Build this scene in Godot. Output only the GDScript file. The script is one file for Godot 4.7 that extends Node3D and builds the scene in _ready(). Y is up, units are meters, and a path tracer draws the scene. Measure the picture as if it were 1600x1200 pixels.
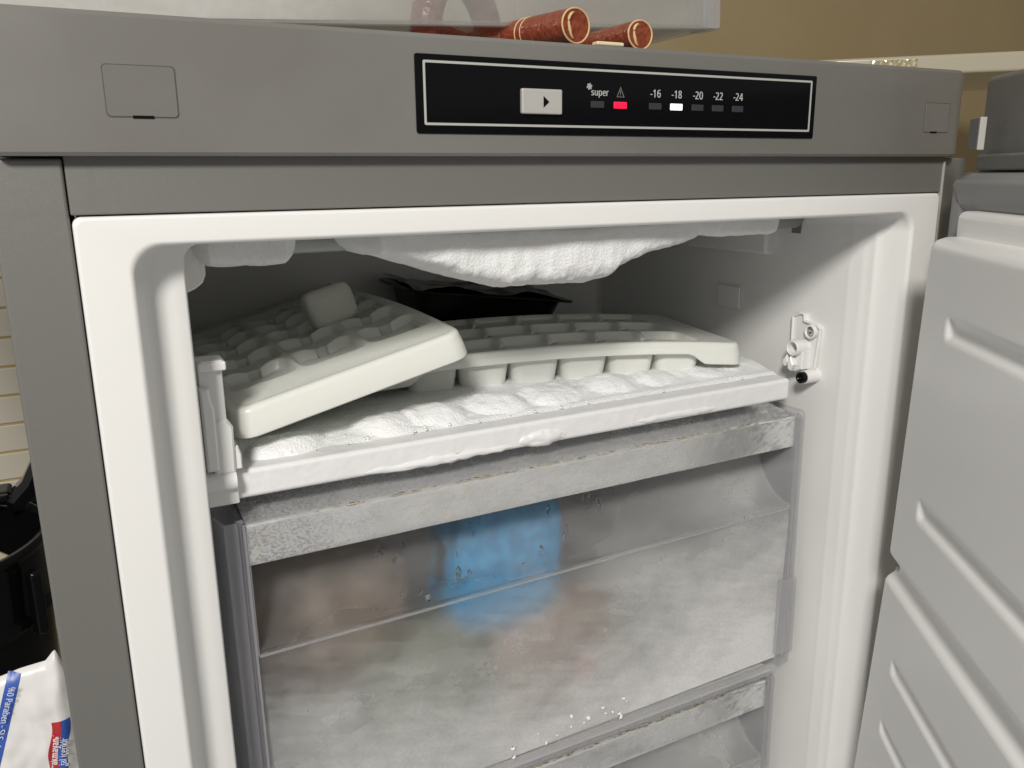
extends Node3D

# ---------------------------------------------------------------- mesh builder
class MB:
	var v := PackedVector3Array()
	var n := PackedVector3Array()
	var uv := PackedVector2Array()
	var idx := PackedInt32Array()

	# a grid of points; hint_mode 0: faces look along hint, 1: away from the point hint, 2: towards it
	func patch(rows: Array, hint: Vector3, hint_mode := 1, wrap := false, uv_scale := Vector2(1, 1)) -> void:
		var r := rows.size()
		var c: int = rows[0].size()
		var base := v.size()
		var nr := PackedVector3Array()
		nr.resize(r * c)
		var last := c if wrap else c - 1
		var score := 0.0
		for i in r - 1:
			var ra: PackedVector3Array = rows[i]
			var rb: PackedVector3Array = rows[i + 1]
			for j in last:
				var k := (j + 1) % c
				var a := ra[j]
				var b := ra[k]
				var d := rb[j]
				var e := rb[k]
				var f := (e - a).cross(d - b)
				var m := (a + b + d + e) * 0.25
				score += f.dot(hint if hint_mode == 0 else (m - hint if hint_mode == 1 else hint - m))
				nr[i * c + j] += f
				nr[i * c + k] += f
				nr[(i + 1) * c + j] += f
				nr[(i + 1) * c + k] += f
		var s := 1.0 if score >= 0.0 else -1.0
		for i in r:
			var row: PackedVector3Array = rows[i]
			for j in c:
				v.append(row[j])
				n.append((nr[i * c + j] * s).normalized())
				uv.append(Vector2(float(j) / maxf(c - 1, 1) * uv_scale.x, float(i) / maxf(r - 1, 1) * uv_scale.y))
		for i in r - 1:
			for j in last:
				var k := (j + 1) % c
				var a := base + i * c + j
				var b := base + i * c + k
				var d := base + (i + 1) * c + j
				var e := base + (i + 1) * c + k
				if s > 0.0:
					idx.append_array(PackedInt32Array([a, d, b, b, d, e]) if false else PackedInt32Array([a, b, d, b, e, d]) if flip_test(v[a], v[b], v[d], n[a]) else PackedInt32Array([a, d, b, b, d, e]))
				else:
					idx.append_array(PackedInt32Array([a, b, d, b, e, d]) if flip_test(v[a], v[b], v[d], n[a]) else PackedInt32Array([a, d, b, b, d, e]))

	# clockwise seen from the normal's side?
	func flip_test(a: Vector3, b: Vector3, c: Vector3, nn: Vector3) -> bool:
		return (c - a).cross(b - a).dot(nn) >= 0.0

	func tri(a: Vector3, b: Vector3, c: Vector3, nn: Vector3) -> void:
		var at := v.size()
		var g := (c - a).cross(b - a)
		v.append(a)
		if g.dot(nn) >= 0.0:
			v.append(b)
			v.append(c)
		else:
			v.append(c)
			v.append(b)
		for k in 3:
			n.append(nn.normalized())
			uv.append(Vector2(a.x, a.y))
			idx.append(at + k)

	func quad(a: Vector3, b: Vector3, c: Vector3, d: Vector3, hint: Vector3) -> void:
		var g := (b - a).cross(d - a) if (b - a).cross(d - a).length() > 1e-14 else (c - b).cross(d - b)
		if g.dot(hint) < 0.0:
			g = -g
		tri(a, b, c, g)
		tri(a, c, d, g)

	# box with rounded edges
	func rbox(center: Vector3, size: Vector3, r := 0.001, basis := Basis(), seg := 2) -> void:
		var h := size * 0.5
		r = minf(r, minf(h.x, minf(h.y, h.z)) * 0.98)
		var inner := h - Vector3(r, r, r)
		for axis in 3:
			for sgn in [-1.0, 1.0]:
				var ax1 := (axis + 1) % 3
				var ax2 := (axis + 2) % 3
				var l1 := lines(h[ax1], r, seg)
				var l2 := lines(h[ax2], r, seg)
				var at := v.size()
				var w := l2.size()
				for p in l1:
					for q in l2:
						var o := Vector3()
						o[axis] = h[axis] * sgn
						o[ax1] = p
						o[ax2] = q
						var c := Vector3(clampf(o.x, -inner.x, inner.x), clampf(o.y, -inner.y, inner.y), clampf(o.z, -inner.z, inner.z))
						var d := (o - c).normalized()
						v.append(center + basis * (c + d * r))
						n.append(basis * d)
						uv.append(Vector2(p, q))
				for i in l1.size() - 1:
					for j in w - 1:
						var a := at + i * w + j
						var b := a + 1
						var c := a + w
						var d := c + 1
						if flip_test(v[a], v[b], v[c], n[a] + n[d]):
							idx.append_array(PackedInt32Array([a, b, c, b, d, c]))
						else:
							idx.append_array(PackedInt32Array([a, c, b, b, c, d]))

	func lines(h: float, r: float, seg: int) -> PackedFloat32Array:
		var l := PackedFloat32Array()
		for k in seg + 1:
			l.append(-h + r * (1.0 - tan(PI / 4 * (1.0 - float(k) / seg))))
		var m := l.size()
		for k in m:
			l.append(-l[m - 1 - k])
		return l

	# outline extruded from z0 to z1 with a chamfer b at both ends, then placed by xf
	func prism(outline: PackedVector2Array, z0: float, z1: float, b := 0.0, xf := Transform3D(), b0 := -1.0) -> void:
		if Geometry2D.is_polygon_clockwise(outline):
			outline.reverse()
		if b0 < 0.0:
			b0 = b
		var m := outline.size()
		var en := PackedVector2Array()
		for i in m:
			var e := (outline[(i + 1) % m] - outline[i]).normalized()
			en.append(Vector2(e.y, -e.x))
		var vn := PackedVector2Array()
		var mit := PackedVector2Array()
		for i in m:
			var a := en[(i + m - 1) % m]
			var c := en[i]
			var s := (a + c).normalized()
			vn.append(s)
			mit.append(s / maxf(s.dot(c), 0.4))
		var inset := func(k: float) -> PackedVector2Array:
			var o := PackedVector2Array()
			for i in m:
				o.append(outline[i] - mit[i] * k)
			return o
		var lo: PackedVector2Array = inset.call(b0)
		var hi: PackedVector2Array = inset.call(b)
		for side in 2:
			var pts := hi if side == 1 else lo
			var z := z1 if side == 1 else z0
			var nn := xf.basis * Vector3(0, 0, 1 if side == 1 else -1)
			var t := Geometry2D.triangulate_polygon(pts)
			for k in range(0, t.size(), 3):
				tri(xf * p3(pts[t[k]], z), xf * p3(pts[t[k + 1]], z), xf * p3(pts[t[k + 2]], z), nn)
		var rings := [[lo, z0, -1.0], [outline, z0 + b0, 0.0], [outline, z1 - b, 0.0], [hi, z1, 1.0]]
		for k in 3:
			var pa: PackedVector2Array = rings[k][0]
			var pb: PackedVector2Array = rings[k + 1][0]
			var za: float = rings[k][1]
			var zb: float = rings[k + 1][1]
			if absf(zb - za) < 1e-7:
				continue
			var up := [-0.7, 0.0, 0.7][k] as float
			for i in m:
				var j := (i + 1) % m
				var ni := vn[i] if en[(i + m - 1) % m].dot(en[i]) > 0.75 else en[i]
				var nj := vn[j] if en[j].dot(en[i]) > 0.75 else en[i]
				var n1 := (xf.basis * Vector3(ni.x, ni.y, up)).normalized()
				var n2 := (xf.basis * Vector3(nj.x, nj.y, up)).normalized()
				var at := v.size()
				for q in [[pa[i], za, n1], [pa[j], za, n2], [pb[j], zb, n2], [pb[i], zb, n1]]:
					v.append(xf * p3(q[0], q[1]))
					n.append(q[2])
					uv.append(Vector2(0, 0))
				if flip_test(v[at], v[at + 1], v[at + 2], n1 + n2):
					idx.append_array(PackedInt32Array([at, at + 1, at + 2, at, at + 2, at + 3]))
				else:
					idx.append_array(PackedInt32Array([at, at + 2, at + 1, at, at + 3, at + 2]))

	func p3(p: Vector2, z: float) -> Vector3:
		return Vector3(p.x, p.y, z)

	func tube(path: PackedVector3Array, radii: Array, sides := 16, caps := true, squash := Vector2(1, 1)) -> void:
		var rows := []
		var prev := Vector3.UP
		for i in path.size():
			var t := (path[mini(i + 1, path.size() - 1)] - path[maxi(i - 1, 0)]).normalized()
			if absf(t.dot(prev)) > 0.98:
				prev = Vector3.RIGHT
			var a := t.cross(prev).normalized()
			var b := a.cross(t).normalized()
			var r: float = radii[mini(i, radii.size() - 1)]
			var row := PackedVector3Array()
			for k in sides:
				var w := TAU * k / sides
				row.append(path[i] + a * cos(w) * r * squash.x + b * sin(w) * r * squash.y)
			rows.append(row)
		var mid := path[path.size() / 2]
		var at := v.size()
		patch(rows, mid, 1, true)
		# a long tube: check its normals against its own axis
		if (n[at] ).dot(v[at] - path[0]) < 0.0:
			for k in range(at, n.size()):
				n[k] = -n[k]
		if caps:
			for e in [0, path.size() - 1]:
				var row: PackedVector3Array = rows[e]
				var out := (path[0] - path[1]) if e == 0 else (path[e] - path[e - 1])
				for k in sides:
					tri(path[e], row[k], row[(k + 1) % sides], out)

	func lathe(profile: PackedVector2Array, xf := Transform3D(), sides := 40, arc := TAU) -> void:
		var rows := []
		for p in profile:
			var row := PackedVector3Array()
			for k in sides:
				var w := arc * k / sides
				row.append(xf * Vector3(cos(w) * p.x, p.y, sin(w) * p.x))
			rows.append(row)
		var c := Vector3()
		for p in profile:
			c += Vector3(0, p.y, 0)
		patch(rows, xf * (c / profile.size()), 1, true)

	# lumpy closed body; e < 1 makes it boxy
	func blob(center: Vector3, radii: Vector3, noise: FastNoiseLite, amp: float, freq: float, e := 1.0, basis := Basis(), nu := 40, nv := 26, fine := 0.0) -> void:
		var rows := []
		for i in nv + 1:
			var th := PI * i / nv
			var row := PackedVector3Array()
			for j in nu:
				var ph := TAU * j / nu
				var d := Vector3(spow(sin(th), e) * spow(cos(ph), e), spow(cos(th), e), spow(sin(th), e) * spow(sin(ph), e))
				var p := d * radii
				var k := noise.get_noise_3dv((p + center) * freq) * amp + noise.get_noise_3dv((p + center) * freq * 4.3) * fine
				var w := (d / radii).normalized()
				row.append(center + basis * (p + w * k))
			rows.append(row)
		patch(rows, center, 1, true)

	func spow(x: float, e: float) -> float:
		return signf(x) * pow(absf(x), e)

	func mesh() -> ArrayMesh:
		var a := []
		a.resize(Mesh.ARRAY_MAX)
		a[Mesh.ARRAY_VERTEX] = v
		a[Mesh.ARRAY_NORMAL] = n
		a[Mesh.ARRAY_TEX_UV] = uv
		a[Mesh.ARRAY_INDEX] = idx
		var m := ArrayMesh.new()
		m.add_surface_from_arrays(Mesh.PRIMITIVE_TRIANGLES, a)
		return m

# ---------------------------------------------------------------- helpers
var M := {}
var taken := {}
var noise := FastNoiseLite.new()
var rng := RandomNumberGenerator.new()

func numbered(called: String) -> String:
	var k: int = taken.get(called, 0)
	taken[called] = k + 1
	return called if k == 0 else "%s_%03d" % [called, k]

func tag(o: Node3D, label: String, category: String, group := "", kind := "") -> Node3D:
	o.set_meta("label", label)
	o.set_meta("category", category)
	if group:
		o.set_meta("group", group)
	if kind:
		o.set_meta("kind", kind)
	return o

func thing(called: String, xf: Transform3D, label: String, category: String, group := "") -> Node3D:
	var o := Node3D.new()
	o.name = numbered(called)
	add_child(o)
	o.transform = xf
	return tag(o, label, category, group)

# one mesh under parent; world = true: its points are world points and parent stands unturned
func put(called: String, mb: MB, m: Material, parent: Node3D, world := false, xf := Transform3D()) -> MeshInstance3D:
	var o := MeshInstance3D.new()
	o.mesh = mb.mesh()
	o.material_override = m
	o.name = called
	if parent == self:
		o.name = numbered(called)
	parent.add_child(o, true)
	o.transform = xf
	if world:
		o.position = -parent.position if parent.get_parent() == self else Vector3.ZERO
	return o

func structure(called: String, mb: MB, m: Material) -> MeshInstance3D:
	var o := put(called, mb, m, self)
	o.set_meta("kind", "structure")
	return o

func mat(col: Color, rough := 0.5, metal := 0.0, spec := 0.5) -> StandardMaterial3D:
	var m := StandardMaterial3D.new()
	m.albedo_color = col.linear_to_srgb()
	m.roughness = rough
	m.metallic = metal
	m.metallic_specular = spec
	return m

func noise_tex(freq: float, size := 512, normal := false, strength := 4.0, sd := 1, octaves := 4) -> NoiseTexture2D:
	var f := FastNoiseLite.new()
	f.seed = sd
	f.frequency = freq
	f.fractal_octaves = octaves
	var t := NoiseTexture2D.new()
	t.width = size
	t.height = size
	t.seamless = true
	t.noise = f
	t.as_normal_map = normal
	t.bump_strength = strength
	return t

func bumpy(m: StandardMaterial3D, t: Texture2D, scale: float, per_metre: float) -> StandardMaterial3D:
	m.normal_enabled = true
	m.normal_texture = t
	m.normal_scale = scale
	m.uv1_triplanar = true
	m.uv1_scale = Vector3.ONE * per_metre
	return m

func ramp_tex(freq: float, a: Color, b: Color, sd := 3, lo := 0.35, hi := 0.65, octaves := 4) -> NoiseTexture2D:
	var t := noise_tex(freq, 512, false, 1.0, sd, octaves)
	var g := Gradient.new()
	g.offsets = PackedFloat32Array([lo, hi])
	g.colors = PackedColorArray([a.linear_to_srgb(), b.linear_to_srgb()])
	t.color_ramp = g
	return t

# rounded rectangle in the x-y plane
func rrect(x0: float, x1: float, y0: float, y1: float, r: float, seg := 6) -> PackedVector2Array:
	var o := PackedVector2Array()
	var cs := [Vector2(x1 - r, y1 - r), Vector2(x0 + r, y1 - r), Vector2(x0 + r, y0 + r), Vector2(x1 - r, y0 + r)]
	for k in 4:
		for i in seg + 1:
			var w := PI / 2 * (k + float(i) / seg)
			o.append(cs[k] + Vector2(cos(w), sin(w)) * r)
	return o

func ring(outer: PackedVector2Array, inner: PackedVector2Array, z0: float, z1: float, mb: MB) -> void:
	var rows := []
	for q in [[outer, z0], [outer, z1], [inner, z1], [inner, z0]]:
		var row := PackedVector3Array()
		for p in q[0]:
			row.append(Vector3(p.x, p.y, q[1]))
		rows.append(row)
	for k in 3:
		var hint := Vector3(0, 0, 1)
		if k == 1:
			mb.patch([rows[1], rows[2]], hint, 0, true)
		else:
			var c := Vector3()
			for p in rows[0]:
				c += p
			mb.patch([rows[k], rows[k + 1]], c / rows[0].size(), 1 if k == 0 else 2, true)

func text(called: String, s: String, m: Material, parent: Node3D, at: Vector3, height: float, bx: Vector3, by: Vector3, squeeze := 1.0, bold := false, depth := 0.0003, centre := true) -> void:
	var t := TextMesh.new()
	var f := SystemFont.new()
	f.font_names = PackedStringArray(["Droid Sans"])
	if bold:
		f.font_weight = 700
	t.font = f
	t.text = s
	t.font_size = 48
	t.pixel_size = height / (48.0 * 0.714)
	t.depth = depth
	t.curve_step = 2.0
	t.horizontal_alignment = HORIZONTAL_ALIGNMENT_CENTER if centre else HORIZONTAL_ALIGNMENT_LEFT
	t.vertical_alignment = VERTICAL_ALIGNMENT_CENTER
	var o := MeshInstance3D.new()
	o.mesh = t
	o.material_override = m
	o.name = called
	parent.add_child(o, true)
	o.transform = Transform3D(Basis(bx * squeeze, by, bx.cross(by)), at)

func _ready() -> void:
	noise.seed = 7
	noise.frequency = 1.0
	noise.fractal_octaves = 3
	rng.seed = 11
	# ------------------------------------------------------------ camera, light, exposure
	var cam := Camera3D.new()
	cam.name = "camera"
	add_child(cam)
	cam.transform = Transform3D(Basis(Vector3(0.89088516, -0.01032550, 0.45411124), Vector3(0.11880539, 0.97023627, -0.21101389), Vector3(-0.43841637, 0.24194000, 0.86559582)), Vector3(0.0326005, 1.4032827, 0.4216462))
	cam.fov = 49.307
	cam.near = 0.02
	cam.far = 30.0
	cam.current = true
	var env := Environment.new()
	env.background_mode = Environment.BG_COLOR
	env.background_color = Color(0.72, 0.715, 0.705)
	env.background_energy_multiplier = 0.62
	env.tonemap_mode = Environment.TONE_MAPPER_LINEAR
	env.tonemap_exposure = 1.0
	env.sdfgi_enabled = true
	env.ssao_enabled = true
	env.ssil_enabled = true
	var we := WorldEnvironment.new()
	we.name = "environment"
	we.environment = env
	add_child(we)
	var lamp := AreaLight3D.new()
	lamp.name = "ceiling_lamp"
	lamp.area_size = Vector2(0.30, 0.30)
	lamp.light_color = Color(1.0, 0.982, 0.955)
	lamp.light_energy = 3.25
	lamp.shadow_enabled = true
	add_child(lamp)
	lamp.look_at_from_position(Vector3(-0.62, 2.28, 1.26), Vector3(0.3, 1.2, 0.0))
	materials()
	background()
	freezer()
	frost()
	trays()
	drawers()
	on_top()
	beside()

func materials() -> void:
	var flake := noise_tex(0.35, 512, true, 2.0, 5, 2)
	var fine := noise_tex(0.12, 512, true, 6.0, 9, 4)
	M.column = bumpy(mat(Color(0.178, 0.176, 0.163), 0.42, 0.2), flake, 0.35, 14.0)
	M.fascia = mat(Color(0.176, 0.172, 0.160), 0.30, 0.0, 0.5)
	M.fascia.roughness_texture = ramp_tex(0.006, Color(0.55, 0.55, 0.55), Color(1, 1, 1), 52, 0.3, 0.7, 5)
	M.fascia.albedo_texture = ramp_tex(0.004, Color(0.90, 0.895, 0.885), Color(1, 1, 1), 53, 0.35, 0.65, 5)
	M.fascia.uv1_triplanar = true
	M.fascia.uv1_scale = Vector3.ONE * 2.0
	M.white = mat(Color(0.80, 0.80, 0.79), 0.28)
	M.liner = bumpy(mat(Color(0.80, 0.80, 0.785), 0.32), noise_tex(0.02, 256, true, 1.0, 4, 2), 0.15, 6.0)
	M.door_white = mat(Color(0.86, 0.855, 0.84), 0.3)
	M.gasket = mat(Color(0.25, 0.25, 0.245), 0.5)
	M.black = mat(Color(0.004, 0.004, 0.005), 0.12, 0.0, 0.28)
	M.dark = mat(Color(0.012, 0.012, 0.012), 0.6)
	M.groove = mat(Color(0.06, 0.056, 0.05), 0.5)
	M.line_grey = mat(Color(0.42, 0.42, 0.40), 0.4)
	M.silver = mat(Color(0.50, 0.49, 0.46), 0.3, 0.2)
	M.print = mat(Color(0.50, 0.50, 0.48), 0.5)
	M.chrome = mat(Color(0.75, 0.75, 0.75), 0.2, 1.0)
	M.led_off = mat(Color(0.04, 0.042, 0.045), 0.35, 0.0, 0.3)
	M.led_red = mat(Color(0.5, 0.01, 0.05), 0.4)
	M.led_red.emission_enabled = true
	M.led_red.emission = Color(1.0, 0.03, 0.22)
	M.led_red.emission_energy_multiplier = 0.95
	M.led_white = mat(Color(0.8, 0.8, 0.8), 0.4)
	M.led_white.emission_enabled = true
	M.led_white.emission = Color(0.96, 0.99, 1.0)
	M.led_white.emission_energy_multiplier = 1.1
	M.frost = bumpy(mat(Color(0.79, 0.80, 0.80), 0.9, 0.0, 0.2), noise_tex(0.11, 512, true, 6.0, 22, 4), 0.4, 8.0)
	M.frost.subsurf_scatter_enabled = true
	M.frost.subsurf_scatter_strength = 0.15
	M.snow = bumpy(mat(Color(0.85, 0.86, 0.87), 0.85, 0.0, 0.3), noise_tex(0.13, 512, true, 8.0, 21, 4), 0.42, 8.0)
	M.ice_shelf = bumpy(mat(Color(0.80, 0.80, 0.81), 0.38), noise_tex(0.02, 512, true, 5.0, 31, 4), 0.28, 6.0)
	M.tray = bumpy(mat(Color(0.86, 0.87, 0.83), 0.28), noise_tex(0.03, 256, true, 2.0, 12, 3), 0.2, 10.0)
	M.tray.backlight_enabled = true
	M.tray.backlight = Color(0.56, 0.58, 0.52)
	M.ice = mat(Color(0.66, 0.68, 0.62), 0.3)
	M.ice.subsurf_scatter_enabled = true
	M.ice.subsurf_scatter_strength = 0.5
	M.wall = mat(Color(0.36, 0.285, 0.16), 0.75)
	M.wall.albedo_texture = ramp_tex(0.01, Color(0.975, 0.975, 0.975), Color(1, 1, 1), 8)
	M.wall.uv1_triplanar = true
	M.tile = bumpy(mat(Color(0.60, 0.56, 0.47), 0.25), noise_tex(0.01, 256, true, 1.0, 14, 2), 0.2, 4.0)
	M.grout = mat(Color(0.50, 0.36, 0.15), 0.9)
	M.cream = mat(Color(0.55, 0.50, 0.38), 0.2)
	M.leather = bumpy(mat(Color(0.25, 0.055, 0.026), 0.24), noise_tex(0.025, 512, true, 9.0, 17, 3), 0.8, 14.0)
	M.leather.albedo_texture = ramp_tex(0.02, Color(0.78, 0.74, 0.74), Color(1, 1, 1), 18)
	M.leather_edge = mat(Color(0.62, 0.42, 0.22), 0.6)
	M.pack = mat(Color(0.76, 0.75, 0.74), 0.3)
	M.blue_print = mat(Color(0.035, 0.10, 0.42), 0.35)
	M.red_print = mat(Color(0.45, 0.03, 0.035), 0.35)
	M.white_print = mat(Color(0.8, 0.8, 0.82), 0.4)
	M.pot = mat(Color(0.004, 0.004, 0.005), 0.16)
	# clear plastics
	M.clear = mat(Color(0.5, 0.5, 0.52, 0.30), 0.12)
	M.clear.transparency = BaseMaterial3D.TRANSPARENCY_ALPHA
	M.smoky = mat(Color(0.55, 0.55, 0.60, 0.42), 0.12)
	M.smoky.transparency = BaseMaterial3D.TRANSPARENCY_ALPHA
	M.bin = mat(Color(0.42, 0.42, 0.40, 0.26), 0.06)
	M.bin.transparency = BaseMaterial3D.TRANSPARENCY_ALPHA
	M.glare_film = mat(Color(1, 1, 1), 0.3)
	M.glare_film.albedo_texture = bin_glare()
	M.glare_film.transparency = BaseMaterial3D.TRANSPARENCY_ALPHA
	M.glare_film.texture_repeat = false
	M.drop = mat(Color(0.97, 0.98, 1.0, 0.0), 0.02)
	M.drop.refraction_enabled = true
	M.drop.refraction_scale = 0.033
	M.steel = steel()
	M.tube = bumpy(mat(Color(0.36, 0.37, 0.37), 0.4, 0.4), fine, 0.3, 10.0)
	M.pane = frosted_pane()
	M.slab = rough_pane()

# glare on the left of the clear bin, painted as a milky film
func bin_glare() -> ImageTexture:
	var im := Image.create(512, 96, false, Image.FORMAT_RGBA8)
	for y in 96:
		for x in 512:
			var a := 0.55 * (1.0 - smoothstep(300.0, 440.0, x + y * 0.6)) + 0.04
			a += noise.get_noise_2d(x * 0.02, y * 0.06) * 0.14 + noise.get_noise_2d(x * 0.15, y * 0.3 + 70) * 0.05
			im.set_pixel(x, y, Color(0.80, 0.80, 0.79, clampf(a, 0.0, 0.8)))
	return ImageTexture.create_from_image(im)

func steel() -> StandardMaterial3D:
	var im := Image.create(1024, 128, false, Image.FORMAT_RGBA8)
	var ro := Image.create(1024, 128, false, Image.FORMAT_RGBA8)
	for y in 128:
		for x in 1024:
			var brush := noise.get_noise_2d(x * 0.02, y * 0.9) * 0.05
			var blotch := noise.get_noise_2d(x * 0.011 + 40, y * 0.03)
			var grain := noise.get_noise_2d(x * 0.09 + 300, y * 0.16)
			var fine := noise.get_noise_2d(x * 0.12 + 300, y * 0.6)
			var streak := noise.get_noise_2d(x * 0.05 + 120 + y * 0.1, y * 0.12)
			var ends := 1.0 - smoothstep(20.0, 230.0, x + noise.get_noise_2d(x * 0.02, y * 0.05 + 9) * 70.0)
			var ends2 := smoothstep(780.0, 980.0, x + noise.get_noise_2d(x * 0.02, y * 0.05 + 19) * 120.0)
			var c := 0.88 + brush * 0.35 + blotch * 0.035 + streak * 0.025
			var pit := smoothstep(-0.05, 0.35, fine + streak * 0.4) * ends
			var smudge := smoothstep(-0.3, 0.5, streak + blotch * 0.7 + grain * 0.3) * ends2
			c = lerpf(c, 0.52, pit * 0.55)
			c = lerpf(c, 0.52, smudge * 0.45)
			var rust := smoothstep(0.25, 0.5, noise.get_noise_2d(x * 0.02 + 900, y * 0.05 + 77)) * 0.3
			im.set_pixel(x, y, Color(c + rust * 0.02, c + 0.003, c + 0.006 - rust * 0.06))
			var r := clampf(0.27 + blotch * 0.08 + streak * 0.05 + pit * 0.2, 0.08, 0.9)
			ro.set_pixel(x, y, Color(r, r, r))
	var m := mat(Color(1, 1, 1), 1.0, 0.65)
	m.albedo_texture = ImageTexture.create_from_image(im)
	m.roughness_texture = ImageTexture.create_from_image(ro)
	return m

# fogged clear plastic: rough where it is misted, so that things behind it blur with their distance
func rough_pane() -> StandardMaterial3D:
	var w := 384
	var h := 224
	var im := Image.create(w, h, false, Image.FORMAT_RGBA8)
	for y in h:
		var t := float(y) / h
		for x in w:
			var s := float(x) / w
			var r := 0.24 + 0.16 * smoothstep(0.28, 0.44, t) + 0.06 * smoothstep(0.5, 0.9, s)
			r += noise.get_noise_2d(x * 0.008, y * 0.012 + 50) * 0.07
			r = clampf(r, 0.08, 0.6)
			im.set_pixel(x, y, Color(r, r, r))
	var m := mat(Color(0.97, 0.975, 0.98, 0.05), 1.0)
	m.roughness_texture = ImageTexture.create_from_image(im)
	m.refraction_enabled = true
	m.refraction_scale = 0.03
	m.texture_repeat = false
	return m

# condensation and rime on the clear drawer front: where it is thick it hides what is behind it
func frosted_pane() -> StandardMaterial3D:
	var w := 768
	var h := 448
	var im := Image.create(w, h, false, Image.FORMAT_RGBA8)
	for y in h:
		var t := float(y) / h
		for x in w:
			var s := float(x) / w
			var big := noise.get_noise_2d(x * 0.006, y * 0.008 + 50)
			var mid := noise.get_noise_2d(x * 0.022 + 200, y * 0.026)
			var small := noise.get_noise_2d(x * 0.13 + 500, y * 0.13)
			var wipe := noise.get_noise_2d(x * 0.004 + y * 0.012 + 700, y * 0.05 - x * 0.02)
			var a := 0.02 + 0.03 * smoothstep(0.08, 0.34, t)
			a += 0.10 * smoothstep(0.34, 0.46, t) + 0.40 * smoothstep(0.42, 0.98, t)
			a += 0.38 * smoothstep(0.45, 0.95, s) * (0.45 + 0.55 * t) - 0.05 * (1.0 - smoothstep(0.0, 0.25, s))
			a += (big * 0.16 + mid * 0.07 + small * 0.012 + wipe * 0.06) * (0.3 + 0.7 * smoothstep(0.2, 0.5, t))
			var g := 0.92 + small * 0.04
			im.set_pixel(x, y, Color(g, g, g, clampf(a, 0.0, 0.85)))
	var m := mat(Color(1, 1, 1), 0.34)
	m.albedo_texture = ImageTexture.create_from_image(im)
	m.transparency = BaseMaterial3D.TRANSPARENCY_ALPHA
	m.normal_enabled = true
	m.normal_texture = noise_tex(0.03, 512, true, 2.0, 41, 4)
	m.normal_scale = 0.25
	m.texture_repeat = false
	return m

# ---------------------------------------------------------------- the room behind
func background() -> void:
	var b := MB.new()
	b.rbox(Vector3(0.9, 1.4, -0.78), Vector3(3.2, 2.4, 0.12), 0.001)
	structure("kitchen_wall", b, M.wall)
	b = MB.new()
	b.rbox(Vector3(1.86, 1.4, 0.0), Vector3(0.1, 2.4, 1.9), 0.001)
	structure("side_wall", b, M.wall)
	# tiled splashback seen past the left of the freezer
	var t := thing("tiled_splashback", Transform3D(Basis(), Vector3(-0.2, 0.86, -0.71)), "cream ceramic tiles with yellow grout on the wall left of the freezer", "tiles")
	b = MB.new()
	b.rbox(Vector3(-0.2, 1.17, -0.7145), Vector3(0.6, 0.66, 0.0168), 0.0005)
	put("grout", b, M.grout, t, true)
	b = MB.new()
	b.rbox(Vector3.ZERO, Vector3(0.0982, 0.0320, 0.007), 0.0014)
	var tm := b.mesh()
	for i in 18:
		for j in 4:
			var o := MeshInstance3D.new()
			o.mesh = tm
			o.material_override = M.tile
			o.name = "tile"
			t.add_child(o, true)
			o.position = Vector3(-0.0 - 0.1005 * j + (0.05 if i % 2 == 0 else 0.0), 0.862 + 0.0346 * i, -0.7075) - t.position
			o.rotation = Vector3(rng.randf_range(-0.004, 0.004), rng.randf_range(-0.004, 0.004), 0)
	# pale shelf board across the corner behind the freezer
	var d := Vector3(0.72, 0, 0.69).normalized()
	var nrm := Vector3(-0.69, 0, 0.72).normalized()
	var bs := Basis(d, Vector3.UP, nrm)
	var at := Vector3(1.10, 1.5475, -0.438)
	t = thing("shelf_board", Transform3D(bs, at), "glossy cream shelf board across the corner behind the freezer", "shelf")
	b = MB.new()
	b.rbox(Vector3(0.05, 0, -0.15), Vector3(0.62, 0.026, 0.3), 0.004)
	put("board", b, M.cream, t)
	b = MB.new()
	var rows := []
	for i in 7:
		var row := PackedVector3Array()
		for j in 40:
			var x := -0.052 + 0.062 * j / 39.0
			row.append(Vector3(x, -0.008 + 0.016 * i / 6.0, 0.0015 + 0.0016 * absf(noise.get_noise_2d(x * 260, i * 0.8))))
		rows.append(row)
	b.patch(rows, Vector3(0, 0, 1), 0)
	var foil := mat(Color(0.62, 0.55, 0.36), 0.12, 0.6)
	put("foil_strip", b, foil, t)

# ---------------------------------------------------------------- freezer
const FZ := Vector3(0.303, 0.70, -0.3)

func loft(loops: Array, mb: MB, centre: Vector3) -> void:
	var rows := []
	for l in loops:
		var row := PackedVector3Array()
		var o := rrect(l[0], l[1], l[2], l[3], l[4], 8)
		for p in o:
			row.append(Vector3(p.x, p.y, l[5]))
		rows.append(row)
	mb.patch(rows, centre, 2, true)

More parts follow.
